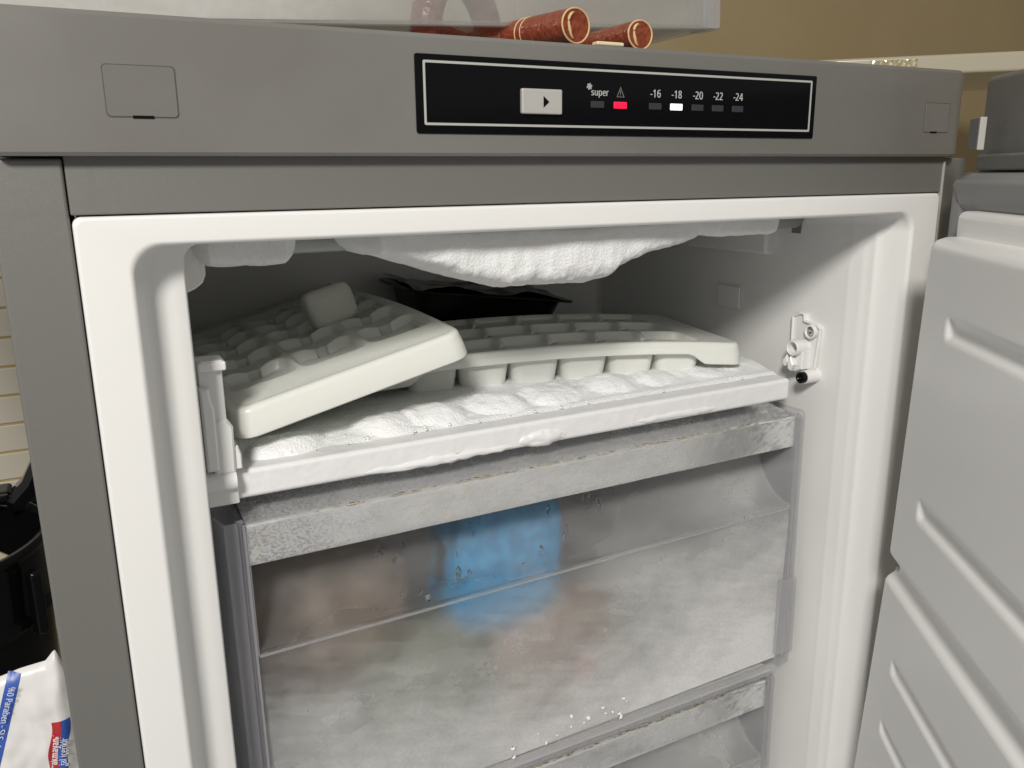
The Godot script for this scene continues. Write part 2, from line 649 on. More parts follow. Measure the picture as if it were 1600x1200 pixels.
func freezer() -> void:
	var fz := thing("freezer", Transform3D(Basis(), FZ), "grey upright freezer with its door open and frost inside", "freezer")
	var b := MB.new()
	b.rbox(Vector3(0.0146, 1.055, -0.31), Vector3(0.0292, 0.715, 0.62), 0.0015)
	put("side_panel", b, M.column, fz, true)
	b = MB.new()
	b.rbox(Vector3(0.6190, 1.055, -0.312), Vector3(0.0280, 0.715, 0.618), 0.0015)
	put("side_panel", b, M.column, fz, true)
	b = MB.new()
	b.rbox(Vector3(0.3165, 1.44, -0.325), Vector3(0.631, 0.056, 0.58), 0.002)
	put("top_panel", b, M.column, fz, true)
	b = MB.new()
	b.rbox(Vector3(0.306, 1.05, -0.612), Vector3(0.55, 0.69, 0.01), 0.002)
	put("back_panel", b, M.column, fz, true)
	b = MB.new()
	b.rbox(Vector3(0.3172, 1.4012, -0.0125), Vector3(0.5749, 0.0262, 0.024), 0.0008)
	put("crossbar", b, M.column, fz, true)
	b = MB.new()
	b.rbox(Vector3(0.6038, 1.10, -0.006), Vector3(0.0016, 0.62, 0.0135), 0.0004)
	put("edge_trim", b, M.silver, fz, true)
	liner(fz)
	control_panel(fz)
	# shelf
	b = MB.new()
	var sx := Basis(Vector3.UP, 0.011) * Basis(Vector3(0, 0, 1), 0.006)
	b.rbox(Vector3(0.3095, 1.2298, -0.225), Vector3(0.449, 0.0178, 0.32), 0.003, sx, 3)
	var shelf := put("shelf", b, M.ice_shelf, fz, true)
	for q in [[0.304, 1.2258, -0.0662, 0.020, 0.0060, 0.0040], [0.225, 1.2228, -0.0648, 0.055, 0.0030, 0.0024], [0.42, 1.2256, -0.0674, 0.045, 0.0028, 0.0022]]:
		b = MB.new()
		b.blob(Vector3(q[0], q[1], q[2]), Vector3(q[3], q[4], q[5]), noise, 0.0016, 70.0, 1.0, sx, 64, 30)
		put("frost_crust", b, M.ice_shelf, shelf)
	left_bracket(fz)
	right_bracket(fz)
	# evaporator tube
	b = MB.new()
	b.tube(PackedVector3Array([Vector3(0.079, 1.3655, -0.085), Vector3(0.30, 1.366, -0.09), Vector3(0.557, 1.3655, -0.095)]), [0.0065], 18)
	put("evaporator_tube", b, M.tube, fz, true)
	b = MB.new()
	b.prism(PackedVector2Array([Vector2(0.078, 1.372), Vector2(0.0915, 1.372), Vector2(0.0915, 1.352), Vector2(0.0895, 1.3475), Vector2(0.0855, 1.3445), Vector2(0.078, 1.3415)]), -0.10, -0.066, 0.001)
	put("tube_clip", b, M.white, fz, true)
	# rib and slot on the right wall
	b = MB.new()
	b.rbox(Vector3(0.5585, 1.353, -0.258), Vector3(0.012, 0.036, 0.27), 0.003)
	put("wall_rib", b, M.liner, fz, true)
	b = MB.new()
	var xf := Transform3D(Basis(Vector3(0, 0, 1), Vector3(0, 1, 0), Vector3(-1, 0, 0)), Vector3(0.5625, 0, 0))
	b.rbox(Vector3(0.5612, 1.3592, -0.0978), Vector3(0.0016, 0.0125, 0.0155), 0.0005)
	var sl := put("wall_socket", b, M.white, fz, true)
	b = MB.new()
	b.rbox(Vector3(0.5603, 1.3590, -0.0968), Vector3(0.0012, 0.0090, 0.0100), 0.0002)
	put("recess", b, mat(Color(0.22, 0.21, 0.2), 0.5), sl)
	# rail of the evaporator plate seen in the depth on the right wall
	b = MB.new()
	b.rbox(Vector3(0.5605, 1.2925, -0.175), Vector3(0.002, 0.02, 0.03), 0.0008)
	put("wall_plate", b, M.liner, fz, true)
	door(fz)

func liner(fz: Node3D) -> void:
	var b := MB.new()
	var y0 := 0.74
	loft([
		[0.0298, 0.6012, y0, 1.3874, 0.004, -0.010],
		[0.0298, 0.6012, y0, 1.3874, 0.004, 0.0005],
		[0.0304, 0.6005, y0, 1.3868, 0.004, 0.0017],
		[0.0317, 0.5992, y0, 1.3855, 0.004, 0.0020],
		[0.0500, 0.5765, y0 + 0.02, 1.3757, 0.014, 0.0020],
		[0.0520, 0.5745, y0 + 0.02, 1.3740, 0.014, 0.0014],
		[0.0530, 0.5735, y0 + 0.02, 1.3732, 0.014, -0.0010],
		[0.0545, 0.5718, y0 + 0.02, 1.3728, 0.013, -0.0100],
		[0.0570, 0.5700, y0 + 0.02, 1.3724, 0.013, -0.0170],
		[0.0610, 0.5685, y0 + 0.02, 1.3722, 0.012, -0.0200],
		[0.0700, 0.5672, y0 + 0.022, 1.3720, 0.010, -0.0215],
		[0.0755, 0.5665, y0 + 0.022, 1.3718, 0.008, -0.0222],
		[0.0768, 0.5662, y0 + 0.022, 1.3716, 0.008, -0.0240],
		[0.0770, 0.5655, y0 + 0.022, 1.3714, 0.008, -0.0300],
		[0.0772, 0.5635, y0 + 0.022, 1.3712, 0.008, -0.0325],
		[0.0772, 0.5640, y0 + 0.022, 1.3712, 0.008, -0.0420],
		[0.0774, 0.5620, y0 + 0.022, 1.3710, 0.008, -0.0440],
		[0.0790, 0.5620, y0 + 0.022, 1.3710, 0.010, -0.2500],
		[0.0800, 0.5620, y0 + 0.022, 1.3710, 0.012, -0.3900],
		[0.0840, 0.5580, y0 + 0.026, 1.3660, 0.012, -0.4000],
		[0.1200, 0.5200, y0 + 0.08, 1.3300, 0.012, -0.4020],
		[0.3000, 0.3400, 1.04, 1.06, 0.004, -0.4020],
	], b, Vector3(0.32, 1.1, 0.3))
	b.rbox(Vector3(0.318, 1.05, -0.405), Vector3(0.48, 0.6, 0.004), 0.001)
	put("inner_liner", b, M.liner, fz, true)

func control_panel(fz: Node3D) -> void:
	var b := MB.new()
	# outline seen from above so that the right end rounds back
	var o := PackedVector2Array()
	o.append(Vector2(0.004, -0.03))
	o.append(Vector2(0.004, 0.004))
	for k in 5:
		var w := PI - PI / 2 * k / 4.0
		o.append(Vector2(0.0075 + 0.0035 * cos(w), 0.0045 + 0.0035 * sin(w)))
	for k in 7:
		var w := PI / 2 - PI / 3 * k / 6.0
		o.append(Vector2(0.5985 + 0.016 * cos(w), -0.008 + 0.016 * sin(w)))
	o.append(Vector2(0.6190, -0.0040))
	o.append(Vector2(0.6240, -0.0090))
	o.append(Vector2(0.6260, -0.0160))
	o.append(Vector2(0.6262, -0.03))
	# prism along y: local (x, z, y)
	var xf := Transform3D(Basis(Vector3(1, 0, 0), Vector3(0, 0, 1), Vector3(0, -1, 0)), Vector3(0, 0, 0))
	b.prism(o, -1.4722, -1.4133, 0.0016, xf, 0.0022)
	var cp := put("control_panel", b, M.fascia, fz, true)
	var zf := 0.008
	# display
	b = MB.new()
	b.prism(rrect(0.1897, 0.4613, 1.4243, 1.4624, 0.0012, 3), zf - 0.001, zf + 0.0009, 0.0003)
	put("display", b, M.black, cp)
	var zd := zf + 0.0009
	b = MB.new()
	ring(rrect(0.1938, 0.4573, 1.4284, 1.4594, 0.0008, 2), rrect(0.1950, 0.4561, 1.4296, 1.4582, 0.0005, 2), zd - 0.0002, zd + 0.0002, b)
	put("display_frame", b, M.line_grey, cp)
	b = MB.new()
	b.rbox(Vector3(0.2607, 1.44135, zd + 0.0006), Vector3(0.0247, 0.0129, 0.0032), 0.0009)
	put("button", b, M.silver, cp)
	b = MB.new()
	b.prism(PackedVector2Array([Vector2(0.2612, 1.4441), Vector2(0.2612, 1.4383), Vector2(0.2646, 1.4412)]), zd + 0.0018, zd + 0.00245, 0.0)
	put("arrow_symbol", b, M.black, cp)
	var spans := [[0.2919, 0.3012], [0.3071, 0.3163], [0.3316, 0.3399], [0.3466, 0.3551], [0.3625, 0.3703], [0.3773, 0.3859], [0.3928, 0.4012]]
	for k in 7:
		b = MB.new()
		b.rbox(Vector3((spans[k][0] + spans[k][1]) / 2, 1.4409, zd), Vector3(0.0087, 0.0036, 0.0010), 0.0004)
		put("indicator_light", b, M.led_red if k == 1 else M.led_white if k == 3 else M.led_off, cp)
	var X := Vector3.RIGHT
	var Y := Vector3.UP
	var words := ["-16", "-18", "-20", "-22", "-24"]
	for k in 5:
		text("number", words[k], M.print, cp, Vector3((spans[k + 2][0] + spans[k + 2][1]) / 2, 1.4478, zd + 0.0001), 0.0043, X, Y, 0.88)
	text("super_word", "super", M.print, cp, Vector3(0.2980, 1.4473, zd + 0.0001), 0.0035, X, Y, 0.92)
	b = MB.new()
	for k in 3:
		b.rbox(Vector3(0.2912, 1.4502, zd + 0.0001), Vector3(0.0036, 0.0005, 0.0003), 0.0001, Basis(Vector3(0, 0, 1), PI / 3 * k + 0.26), 1)
	for k in 6:
		var w := PI / 3 * k + 0.26
		b.rbox(Vector3(0.2912 + cos(w) * 0.0013, 1.4502 + sin(w) * 0.0013, zd + 0.0002), Vector3(0.0003, 0.0012, 0.0003), 0.0001, Basis(Vector3(0, 0, 1), w), 1)
	put("snowflake_symbol", b, M.print, cp)
	b = MB.new()
	var ta := PackedVector2Array([Vector2(0.3092, 1.4452), Vector2(0.3143, 1.4452), Vector2(0.31175, 1.4507)])
	var tb := PackedVector2Array([Vector2(0.30965, 1.44545), Vector2(0.31385, 1.44545), Vector2(0.31175, 1.4500)])
	ring(ta, tb, zd - 0.0001, zd + 0.0002, b)
	b.rbox(Vector3(0.31175, 1.4478, zd + 0.0001), Vector3(0.0004, 0.0019, 0.0003), 0.0001)
	b.rbox(Vector3(0.31175, 1.44625, zd + 0.0001), Vector3(0.0004, 0.0005, 0.0003), 0.0001)
	put("warning_symbol", b, mat(Color(0.22, 0.2, 0.18), 0.5), cp)
	# blank covers
	for q in [[0.0487, 0.0781, 1.4293, 1.4511, 0.0590, 0.0676, 0.0018], [0.5668, 0.5925, 1.4294, 1.4495, 0.5742, 0.5808, 0.0006]]:
		b = MB.new()
		b.prism(rrect(q[0], q[1], q[2], q[3], q[6], 4), zf - 0.001, zf + 0.00012, 0.0)
		var c := put("blank_cover", b, M.groove, cp)
		b = MB.new()
		b.prism(rrect(q[0] + 0.00035, q[1] - 0.00035, q[2] + 0.00035, q[3] - 0.00035, q[6], 4), zf - 0.001, zf + 0.0003, 0.0002)
		put("cover_plate", b, M.fascia, cp)
		b = MB.new()
		b.rbox(Vector3((q[4] + q[5]) / 2, q[2] + 0.0003, zf + 0.0002), Vector3(q[5] - q[4], 0.0012, 0.0006), 0.0001)
		put("pry_slot", b, M.black, cp)

func left_bracket(fz: Node3D) -> void:
	var b := MB.new()
	var z := -0.052
	b.rbox(Vector3(0.0880, 1.3035, z - 0.008), Vector3(0.0148, 0.0052, 0.022), 0.0012)
	b.rbox(Vector3(0.0872, 1.2865, z - 0.010), Vector3(0.0128, 0.032, 0.016), 0.001)
	b.prism(PackedVector2Array([Vector2(0.0802, 1.2440), Vector2(0.0868, 1.2440), Vector2(0.0870, 1.2800), Vector2(0.0856, 1.2850), Vector2(0.0850, 1.2920), Vector2(0.0800, 1.2920)]), z - 0.012, z + 0.004, 0.0012)
	b.prism(PackedVector2Array([Vector2(0.0845, 1.2400), Vector2(0.0960, 1.2400), Vector2(0.0965, 1.2675), Vector2(0.0935, 1.2720), Vector2(0.0845, 1.2720)]), z - 0.014, z - 0.0005, 0.0012)
	b.prism(PackedVector2Array([Vector2(0.0930, 1.2410), Vector2(0.1000, 1.2410), Vector2(0.1000, 1.2500), Vector2(0.0985, 1.2550), Vector2(0.0930, 1.2560)]), z - 0.018, z - 0.003, 0.0008)
	b.tube(PackedVector3Array([Vector3(0.0768, 1.2355, z - 0.005), Vector3(0.0860, 1.2353, z - 0.005), Vector3(0.0958, 1.2352, z - 0.005)]), [0.0062], 24)
	b.rbox(Vector3(0.0885, 1.2255, z - 0.012), Vector3(0.017, 0.012, 0.012), 0.0008)
	var br := put("shelf_bracket", b, M.white, fz, true)
	b = MB.new()
	b.rbox(Vector3(0.0880, 1.3062, z - 0.004), Vector3(0.0110, 0.0012, 0.012), 0.0003)
	put("cap_rim", b, M.white, br)

func right_bracket(fz: Node3D) -> void:
	# local: x along the depth towards the viewer, y up, z out of the wall (towards -x)
	var xf := Transform3D(Basis(Vector3(0, 0, 1), Vector3(0, 1, 0), Vector3(-1, 0, 0)), Vector3(0.5622, 0, 0))
	var b := MB.new()
	var o := PackedVector2Array([Vector2(-0.0905, 1.2400), Vector2(-0.0910, 1.2865), Vector2(-0.0830, 1.2900), Vector2(-0.0790, 1.2895), Vector2(-0.0785, 1.2840), Vector2(-0.0640, 1.2820), Vector2(-0.0610, 1.2795), Vector2(-0.0640, 1.2470), Vector2(-0.0680, 1.2430), Vector2(-0.0750, 1.2400)])
	b.prism(o, -0.001, 0.0035, 0.0006, xf)
	for i in o.size():
		var p := o[i]
		var q := o[(i + 1) % o.size()]
		b.tube(PackedVector3Array([xf * Vector3(p.x, p.y, 0.0045), xf * Vector3((p.x + q.x) / 2, (p.y + q.y) / 2, 0.0045), xf * Vector3(q.x, q.y, 0.0045)]), [0.0012], 10)
	# screw boss
	b.lathe(PackedVector2Array([Vector2(0.0062, 0.0), Vector2(0.0060, 0.0055), Vector2(0.0054, 0.006), Vector2(0.0042, 0.006), Vector2(0.0040, 0.0045)]), Transform3D(Basis(Vector3(0, 0, 1), Vector3(-1, 0, 0), Vector3(0, -1, 0)), Vector3(0.5605, 1.2765, -0.0695)), 28)
	# open peg socket and its arm
	b.lathe(PackedVector2Array([Vector2(0.0068, 0.0), Vector2(0.0066, 0.0170), Vector2(0.0060, 0.0176), Vector2(0.0052, 0.0176), Vector2(0.0048, 0.0165), Vector2(0.0046, 0.006), Vector2(0.0, 0.006)]), Transform3D(Basis(Vector3(0, 0, 1), Vector3(-1, 0, 0), Vector3(0, -1, 0)), Vector3(0.5622, 1.2625, -0.0775)), 28)
	b.prism(PackedVector2Array([Vector2(-0.0840, 1.2600), Vector2(-0.0900, 1.2520), Vector2(-0.0895, 1.2450), Vector2(-0.0850, 1.2420), Vector2(-0.0780, 1.2415), Vector2(-0.0710, 1.2450), Vector2(-0.0705, 1.2600)]), 0.0, 0.0120, 0.001, xf)
	b.prism(PackedVector2Array([Vector2(-0.0840, 1.2565), Vector2(-0.0885, 1.2510), Vector2(-0.0880, 1.2465), Vector2(-0.0855, 1.2455), Vector2(-0.0825, 1.2500)]), 0.012, 0.0165, 0.001, xf)
	b.prism(PackedVector2Array([Vector2(-0.0795, 1.2560), Vector2(-0.0825, 1.2490), Vector2(-0.0815, 1.2440), Vector2(-0.0785, 1.2430), Vector2(-0.0755, 1.2485)]), 0.012, 0.0172, 0.001, xf)
	# lower sleeve
	b.tube(PackedVector3Array([Vector3(0.5622, 1.2400, -0.0655), Vector3(0.555, 1.2400, -0.0655), Vector3(0.5475, 1.2400, -0.0655)]), [0.0056, 0.0056, 0.0054], 24)
	var br := put("shelf_bracket", b, M.white, fz, true)
	b = MB.new()
	b.lathe(PackedVector2Array([Vector2(0.0038, 0.0), Vector2(0.0036, 0.0035), Vector2(0.0028, 0.0045), Vector2(0.0012, 0.0042), Vector2(0.0, 0.0030)]), Transform3D(Basis(Vector3(0, 0, 1), Vector3(-1, 0, 0), Vector3(0, -1, 0)), Vector3(0.5598, 1.2765, -0.0695)), 20)
	put("screw", b, M.chrome, br)
	b = MB.new()
	b.lathe(PackedVector2Array([Vector2(0.0048, 0.0), Vector2(0.0047, 0.0040), Vector2(0.0040, 0.0046), Vector2(0.0026, 0.0046), Vector2(0.0022, 0.0022), Vector2(0.0, 0.0020)]), Transform3D(Basis(Vector3(0, 0, 1), Vector3(-1, 0, 0), Vector3(0, -1, 0)), Vector3(0.5478, 1.2400, -0.0655)), 20)
	put("plug", b, M.black, br)

# ---------------------------------------------------------------- door
func door(fz: Node3D) -> void:
	var e := Vector3(0.52797, 0.0, 0.05)
	var s := Vector3(-0.54947, 0, 0.83551)
	var nrm := Vector3(-0.83551, 0, -0.54947)
	var d := Node3D.new()
	d.name = "door"
	fz.add_child(d)
	d.transform = Transform3D(Basis(s, Vector3.UP, nrm), e - FZ)
	# outer door
	var b := MB.new()
	b.rbox(Vector3(0.25, 1.07, -0.075), Vector3(0.62, 0.70, 0.05), 0.004, Basis(), 3)
	put("door_body", b, M.column, d)
	b = MB.new()
	b.rbox(Vector3(0.26, 1.435, -0.066), Vector3(0.625, 0.060, 0.040), 0.004, Basis(), 3)
	put("top_rail", b, M.fascia, d)
	b = MB.new()
	b.rbox(Vector3(0.26, 1.4085, -0.046), Vector3(0.60, 0.0105, 0.012), 0.002)
	put("rail_lip", b, M.column, d)
	b = MB.new()
	b.rbox(Vector3(-0.0215, 1.4265, -0.0310), Vector3(0.0155, 0.0200, 0.0040), 0.0008)
	put("hinge_cover", b, M.column, d)
	b = MB.new()
	b.rbox(Vector3(-0.0132, 1.4265, -0.0312), Vector3(0.0014, 0.0206, 0.0042), 0.0005)  # silver plate paints the brightly lit side of the hinge cover
	put("hinge_lit_side", b, M.silver, d)
	# gasket: bulged strip along the top and the hinge side
	b = MB.new()
	var prof := PackedVector2Array([Vector2(-0.050, 0.0), Vector2(-0.040, -0.001), Vector2(-0.033, 0.003), Vector2(-0.030, 0.008), Vector2(-0.030, 0.020), Vector2(-0.033, 0.0235), Vector2(-0.036, 0.0240), Vector2(-0.0365, 0.0265), Vector2(-0.042, 0.0285), Vector2(-0.050, 0.0285)])
	var rows := []
	for p in prof:
		rows.append(PackedVector3Array([Vector3(-0.055 + (0.0285 - p.y) * 0.85, 1.3735 + p.y, p.x), Vector3(0.2, 1.3735 + p.y, p.x), Vector3(0.55, 1.3735 + p.y, p.x)]))
	b.patch(rows, Vector3(0, 0, 1), 0)
	rows = []
	for p in prof:
		rows.append(PackedVector3Array([Vector3(-0.0265 - p.y, 0.75, p.x), Vector3(-0.0265 - p.y, 1.1, p.x), Vector3(-0.0265 - p.y, 1.3735 + p.y, p.x)]))
	b.patch(rows, Vector3(0, 0, 1), 0)
	put("gasket", b, M.gasket, d)
	b = MB.new()
	b.rbox(Vector3(0.27, 1.08, -0.034), Vector3(0.56, 0.595, 0.028), 0.005, Basis(), 3)
	put("door_liner", b, M.door_white, d)
	# moulded inner panel
	b = MB.new()
	rows = []
	var ny := 300
	var top := 1.3614
	var bot := 0.80
	for i in ny + 8:
		var y := top - (top - bot) * float(i) / (ny + 7)
		var k := 0.0
		if y > 1.1306:
			k = (1.3614 - y) / (1.3614 - 1.1306) * -0.0161
		elif y > 1.1177:
			k = -0.0115
		else:
			k = -0.0181 + (1.1177 - y) / (1.1177 - 0.927) * -0.0256
		k += 0.0055 * (smoothstep(1.1275, 1.1306, y) * 0.0)
		var row := PackedVector3Array()
		var er := 0.010
		for j in 4:
			row.append(Vector3(k + 0.001 * (1 - j / 3.0), y, -0.030 + 0.007 * j))
		for j in 8:
			var w := PI / 2 * j / 7.0
			var x := k + er * (1 - cos(w))
			row.append(Vector3(x, y, panel_n(x - k, x, y) - er * (1 - sin(w))))
		for j in 130:
			var t := float(j + 1) / 130.0
			var x := k + er + (0.50 - k - er) * t * (0.35 + 0.65 * t)
			row.append(Vector3(x, y, panel_n(x - k, x, y)))
		# the top edge rolls over
		var over := 0.008 - (top - y)
		if over > 0.0:
			for j in row.size():
				row[j].z -= 0.008 * (1.0 - sqrt(maxf(0.0, 1.0 - pow(over / 0.008, 2))))
		rows.append(row)
	var first: PackedVector3Array = rows[0].duplicate()
	for j in first.size():
		first[j].z = minf(first[j].z, -0.028)
	rows.push_front(first)
	b.patch(rows, Vector3(0, 0, 1), 0)
	put("inner_panel", b, M.door_white, d)

func panel_n(_in_edge: float, s: float, y: float) -> float:
	var z := 0.0
	for r in [[1.3015, 1.3150, 0.046, 0.0038], [1.1765, 1.1905, 0.034, 0.0038], [1.0500, 1.0615, 0.019, 0.0038], [0.995, 1.006, 0.010, 0.0038]]:
		var w := smoothstep(r[2] - 0.001, r[2] + 0.004, s)
		var t: float = (r[1] - y) / (r[1] - r[0])
		z -= r[3] * w * smoothstep(-0.15, 0.35, t) * (1.0 - smoothstep(0.62, 1.12, t))
	# the step between the upper and the lower moulding
	var t2 := (1.1330 - y) / (1.1330 - 1.1120)
	z -= 0.0065 * smoothstep(-0.1, 0.5, t2) * (1.0 - smoothstep(0.72, 1.15, t2))
	return z

# ---------------------------------------------------------------- frost
func curve(pts: Array, x: float) -> float:
	for i in pts.size() - 1:
		if x <= pts[i + 1][0]:
			var t: float = (x - pts[i][0]) / (pts[i + 1][0] - pts[i][0])
			return lerpf(pts[i][1], pts[i + 1][1], clampf(t, 0.0, 1.0))
	return pts[pts.size() - 1][1]

func hanging(pts: Array, zc: float, hz: float, nx: int, nt: int, jag: float) -> MB:
	var b := MB.new()
	var x0: float = pts[0][0]
	var x1: float = pts[pts.size() - 1][0]
	var rows := []
	for i in nx + 1:
		var x := lerpf(x0, x1, float(i) / nx)
		var edge := minf(x - x0, x1 - x)
		var lip := sqrt(clampf(edge / 0.010, 0.0, 1.0))
		var yb := curve(pts, x) + noise.get_noise_1d(x * 50) * jag * 0.9 + noise.get_noise_1d(x * 180 + 50) * jag * 0.3
		var yt := 1.3790
		var yc := (yt + yb) / 2
		var hy := maxf((yt - yb) / 2 * lip, 0.0006)
		var row := PackedVector3Array()
		for j in nt:
			var w := TAU * j / nt
			var c := cos(w)
			var s := sin(w)
			var p := Vector3(x, yc + hy * signf(c) * pow(absf(c), 0.45), zc + hz * maxf(lip, 0.15) * signf(s) * pow(absf(s), 0.5))
			var k := noise.get_noise_3dv(p * 13) * 0.0034 + noise.get_noise_3dv(p * 80) * 0.0013
			p.z += k * s
			p.y += k * 0.4 * c
			row.append(p)
		rows.append(row)
	b.patch(rows, Vector3((x0 + x1) / 2, 1.36, zc), 1, true)
	return b

func frost() -> void:
	var fz: Node3D = get_node("freezer")
	var main := [[0.1667, 1.3629], [0.1766, 1.3605], [0.1896, 1.3575], [0.2053, 1.3529], [0.2296, 1.3438], [0.2467, 1.3388], [0.2577, 1.3361], [0.2735, 1.3369], [0.2947, 1.3357], [0.3112, 1.3354], [0.3258, 1.3377], [0.3344, 1.3435], [0.3433, 1.3482], [0.359, 1.352], [0.3717, 1.3541], [0.3931, 1.3588], [0.4025, 1.3662]]
	put("ceiling_frost", hanging(main, -0.068, 0.052, 240, 110, 0.0016), M.frost, fz, true)
	var right_half := [[0.3184, 1.3482], [0.342, 1.3473], [0.3717, 1.3537], [0.3931, 1.3582], [0.4001, 1.3647]]
	put("ceiling_frost", hanging(right_half, -0.072, 0.040, 90, 64, 0.0010), M.frost, fz, true)
	put("tube_frost", hanging([[0.0825, 1.3615], [0.088, 1.3578], [0.098, 1.3558], [0.115, 1.3548], [0.130, 1.3545], [0.140, 1.3555], [0.1445, 1.3590]], -0.082, 0.028, 90, 60, 0.0007), M.frost, fz, true)
	put("tube_frost", hanging([[0.4160, 1.3640], [0.4220, 1.3615], [0.436, 1.3598], [0.463, 1.3590], [0.482, 1.3594], [0.4910, 1.3625]], -0.062, 0.026, 90, 60, 0.0008), M.frost, fz, true)
	put("tube_frost", hanging([[0.143, 1.3640], [0.150, 1.3606], [0.158, 1.3598], [0.165, 1.3606], [0.172, 1.3598], [0.180, 1.3590]], -0.100, 0.012, 60, 32, 0.0014), M.frost, fz, true)
	put("tube_frost", hanging([[0.418, 1.362], [0.424, 1.3592], [0.432, 1.3602], [0.438, 1.3585], [0.443, 1.360]], -0.100, 0.010, 50, 28, 0.0016), M.frost, fz, true)
	# snow on the shelf
	var lumps := [[0.1305, -0.0930, 0.0195, 0.0115], [0.1720, -0.0960, 0.0220, 0.0053], [0.1945, -0.1020, 0.0244, 0.0121], [0.2364, -0.1050, 0.0244, 0.0142], [0.2870, -0.1090, 0.0256, 0.0142], [0.3361, -0.1130, 0.0268, 0.0147], [0.3877, -0.1140, 0.0256, 0.0147], [0.4308, -0.1130, 0.0220, 0.0126], [0.4760, -0.1120, 0.0232, 0.0115], [0.5080, -0.1140, 0.0195, 0.0100], [0.2150, -0.1280, 0.0240, 0.0055], [0.2620, -0.1330, 0.0240, 0.0052], [0.3120, -0.1370, 0.0240, 0.0052], [0.3620, -0.1370, 0.0240, 0.0052], [0.4120, -0.1330, 0.0220, 0.0047], [0.4550, -0.1290, 0.0200, 0.0047], [0.30, -0.34, 0.06, 0.018], [0.42, -0.36, 0.06, 0.020], [0.16, -0.30, 0.05, 0.015], [0.515, -0.135, 0.020, 0.010]]
	var b := MB.new()
	var rows := []
	var nz := 210
	var nx := 330
	for i in nz + 1:
		var t := float(i) / nz
		var z := -0.0725 - 0.315 * t * (0.4 + 0.6 * t)
		var row := PackedVector3Array()
		for j in nx + 1:
			var x := lerpf(0.0875, 0.536, float(j) / nx)
			var zz := z - 0.0012 - (x - 0.0855) * 0.011 + noise.get_noise_1d(x * 60) * 0.0045 * (1.0 - smoothstep(0.0, 0.04, t))
			var h := 0.0
			var wob := noise.get_noise_2d(x * 9 + 5, zz * 9) * 0.010
			for l in lumps:
				var dx: float = (x - l[0] + wob) / (l[2] * 1.2)
				var dz: float = (zz - l[1] - wob * 0.6) / l[2]
				var q := dx * dx + dz * dz
				if q < 1.0:
					var w := 1.0 - q
					var hk: float = 0.86 * l[3] * pow(w, 0.75)
					h = maxf(h, hk) + minf(h, hk) * 0.30
			var front := smoothstep(0.02, 0.08, t)
			var base := 0.0030 * front * smoothstep(0.13, 0.2, x) + 0.0045 * smoothstep(0.08, 0.22, t)
			var grain := noise.get_noise_2d(x * 26, zz * 26) * 0.0020 + noise.get_noise_2d(x * 95, zz * 95 + 40) * 0.0006
			h = maxf(h, base) + grain * (0.25 + 0.75 * smoothstep(0.0, 0.006, h))
			h *= smoothstep(0.0, 0.012, t)
			row.append(Vector3(x, 1.2365 + (x - 0.09) * 0.006 + h, zz))
		rows.append(row)
	b.patch(rows, Vector3.UP, 0)
	for k in 60:
		var cx := rng.randf_range(0.11, 0.53)
		var cr := rng.randf_range(0.0003, 0.0011)
		b.blob(Vector3(cx, 1.2392 + (cx - 0.09) * 0.006, -0.0745 - rng.randf() * rng.randf() * 0.03 - (cx - 0.0855) * 0.011), Vector3(cr * 1.3, cr, cr), noise, cr * 0.5, 500.0, 1.0, Basis(), 8, 5)
	var snow := put("frost_snow", b, M.snow, self)
	tag(snow, "crusty white frost in round lumps on the freezer shelf under the ice trays", "frost", "", "stuff")

# ---------------------------------------------------------------- ice trays
const TL := 0.314
const TW := 0.155

func bow(x: float) -> float:
	return 0.008 * (1.0 - pow(2.0 * x / TL, 2))

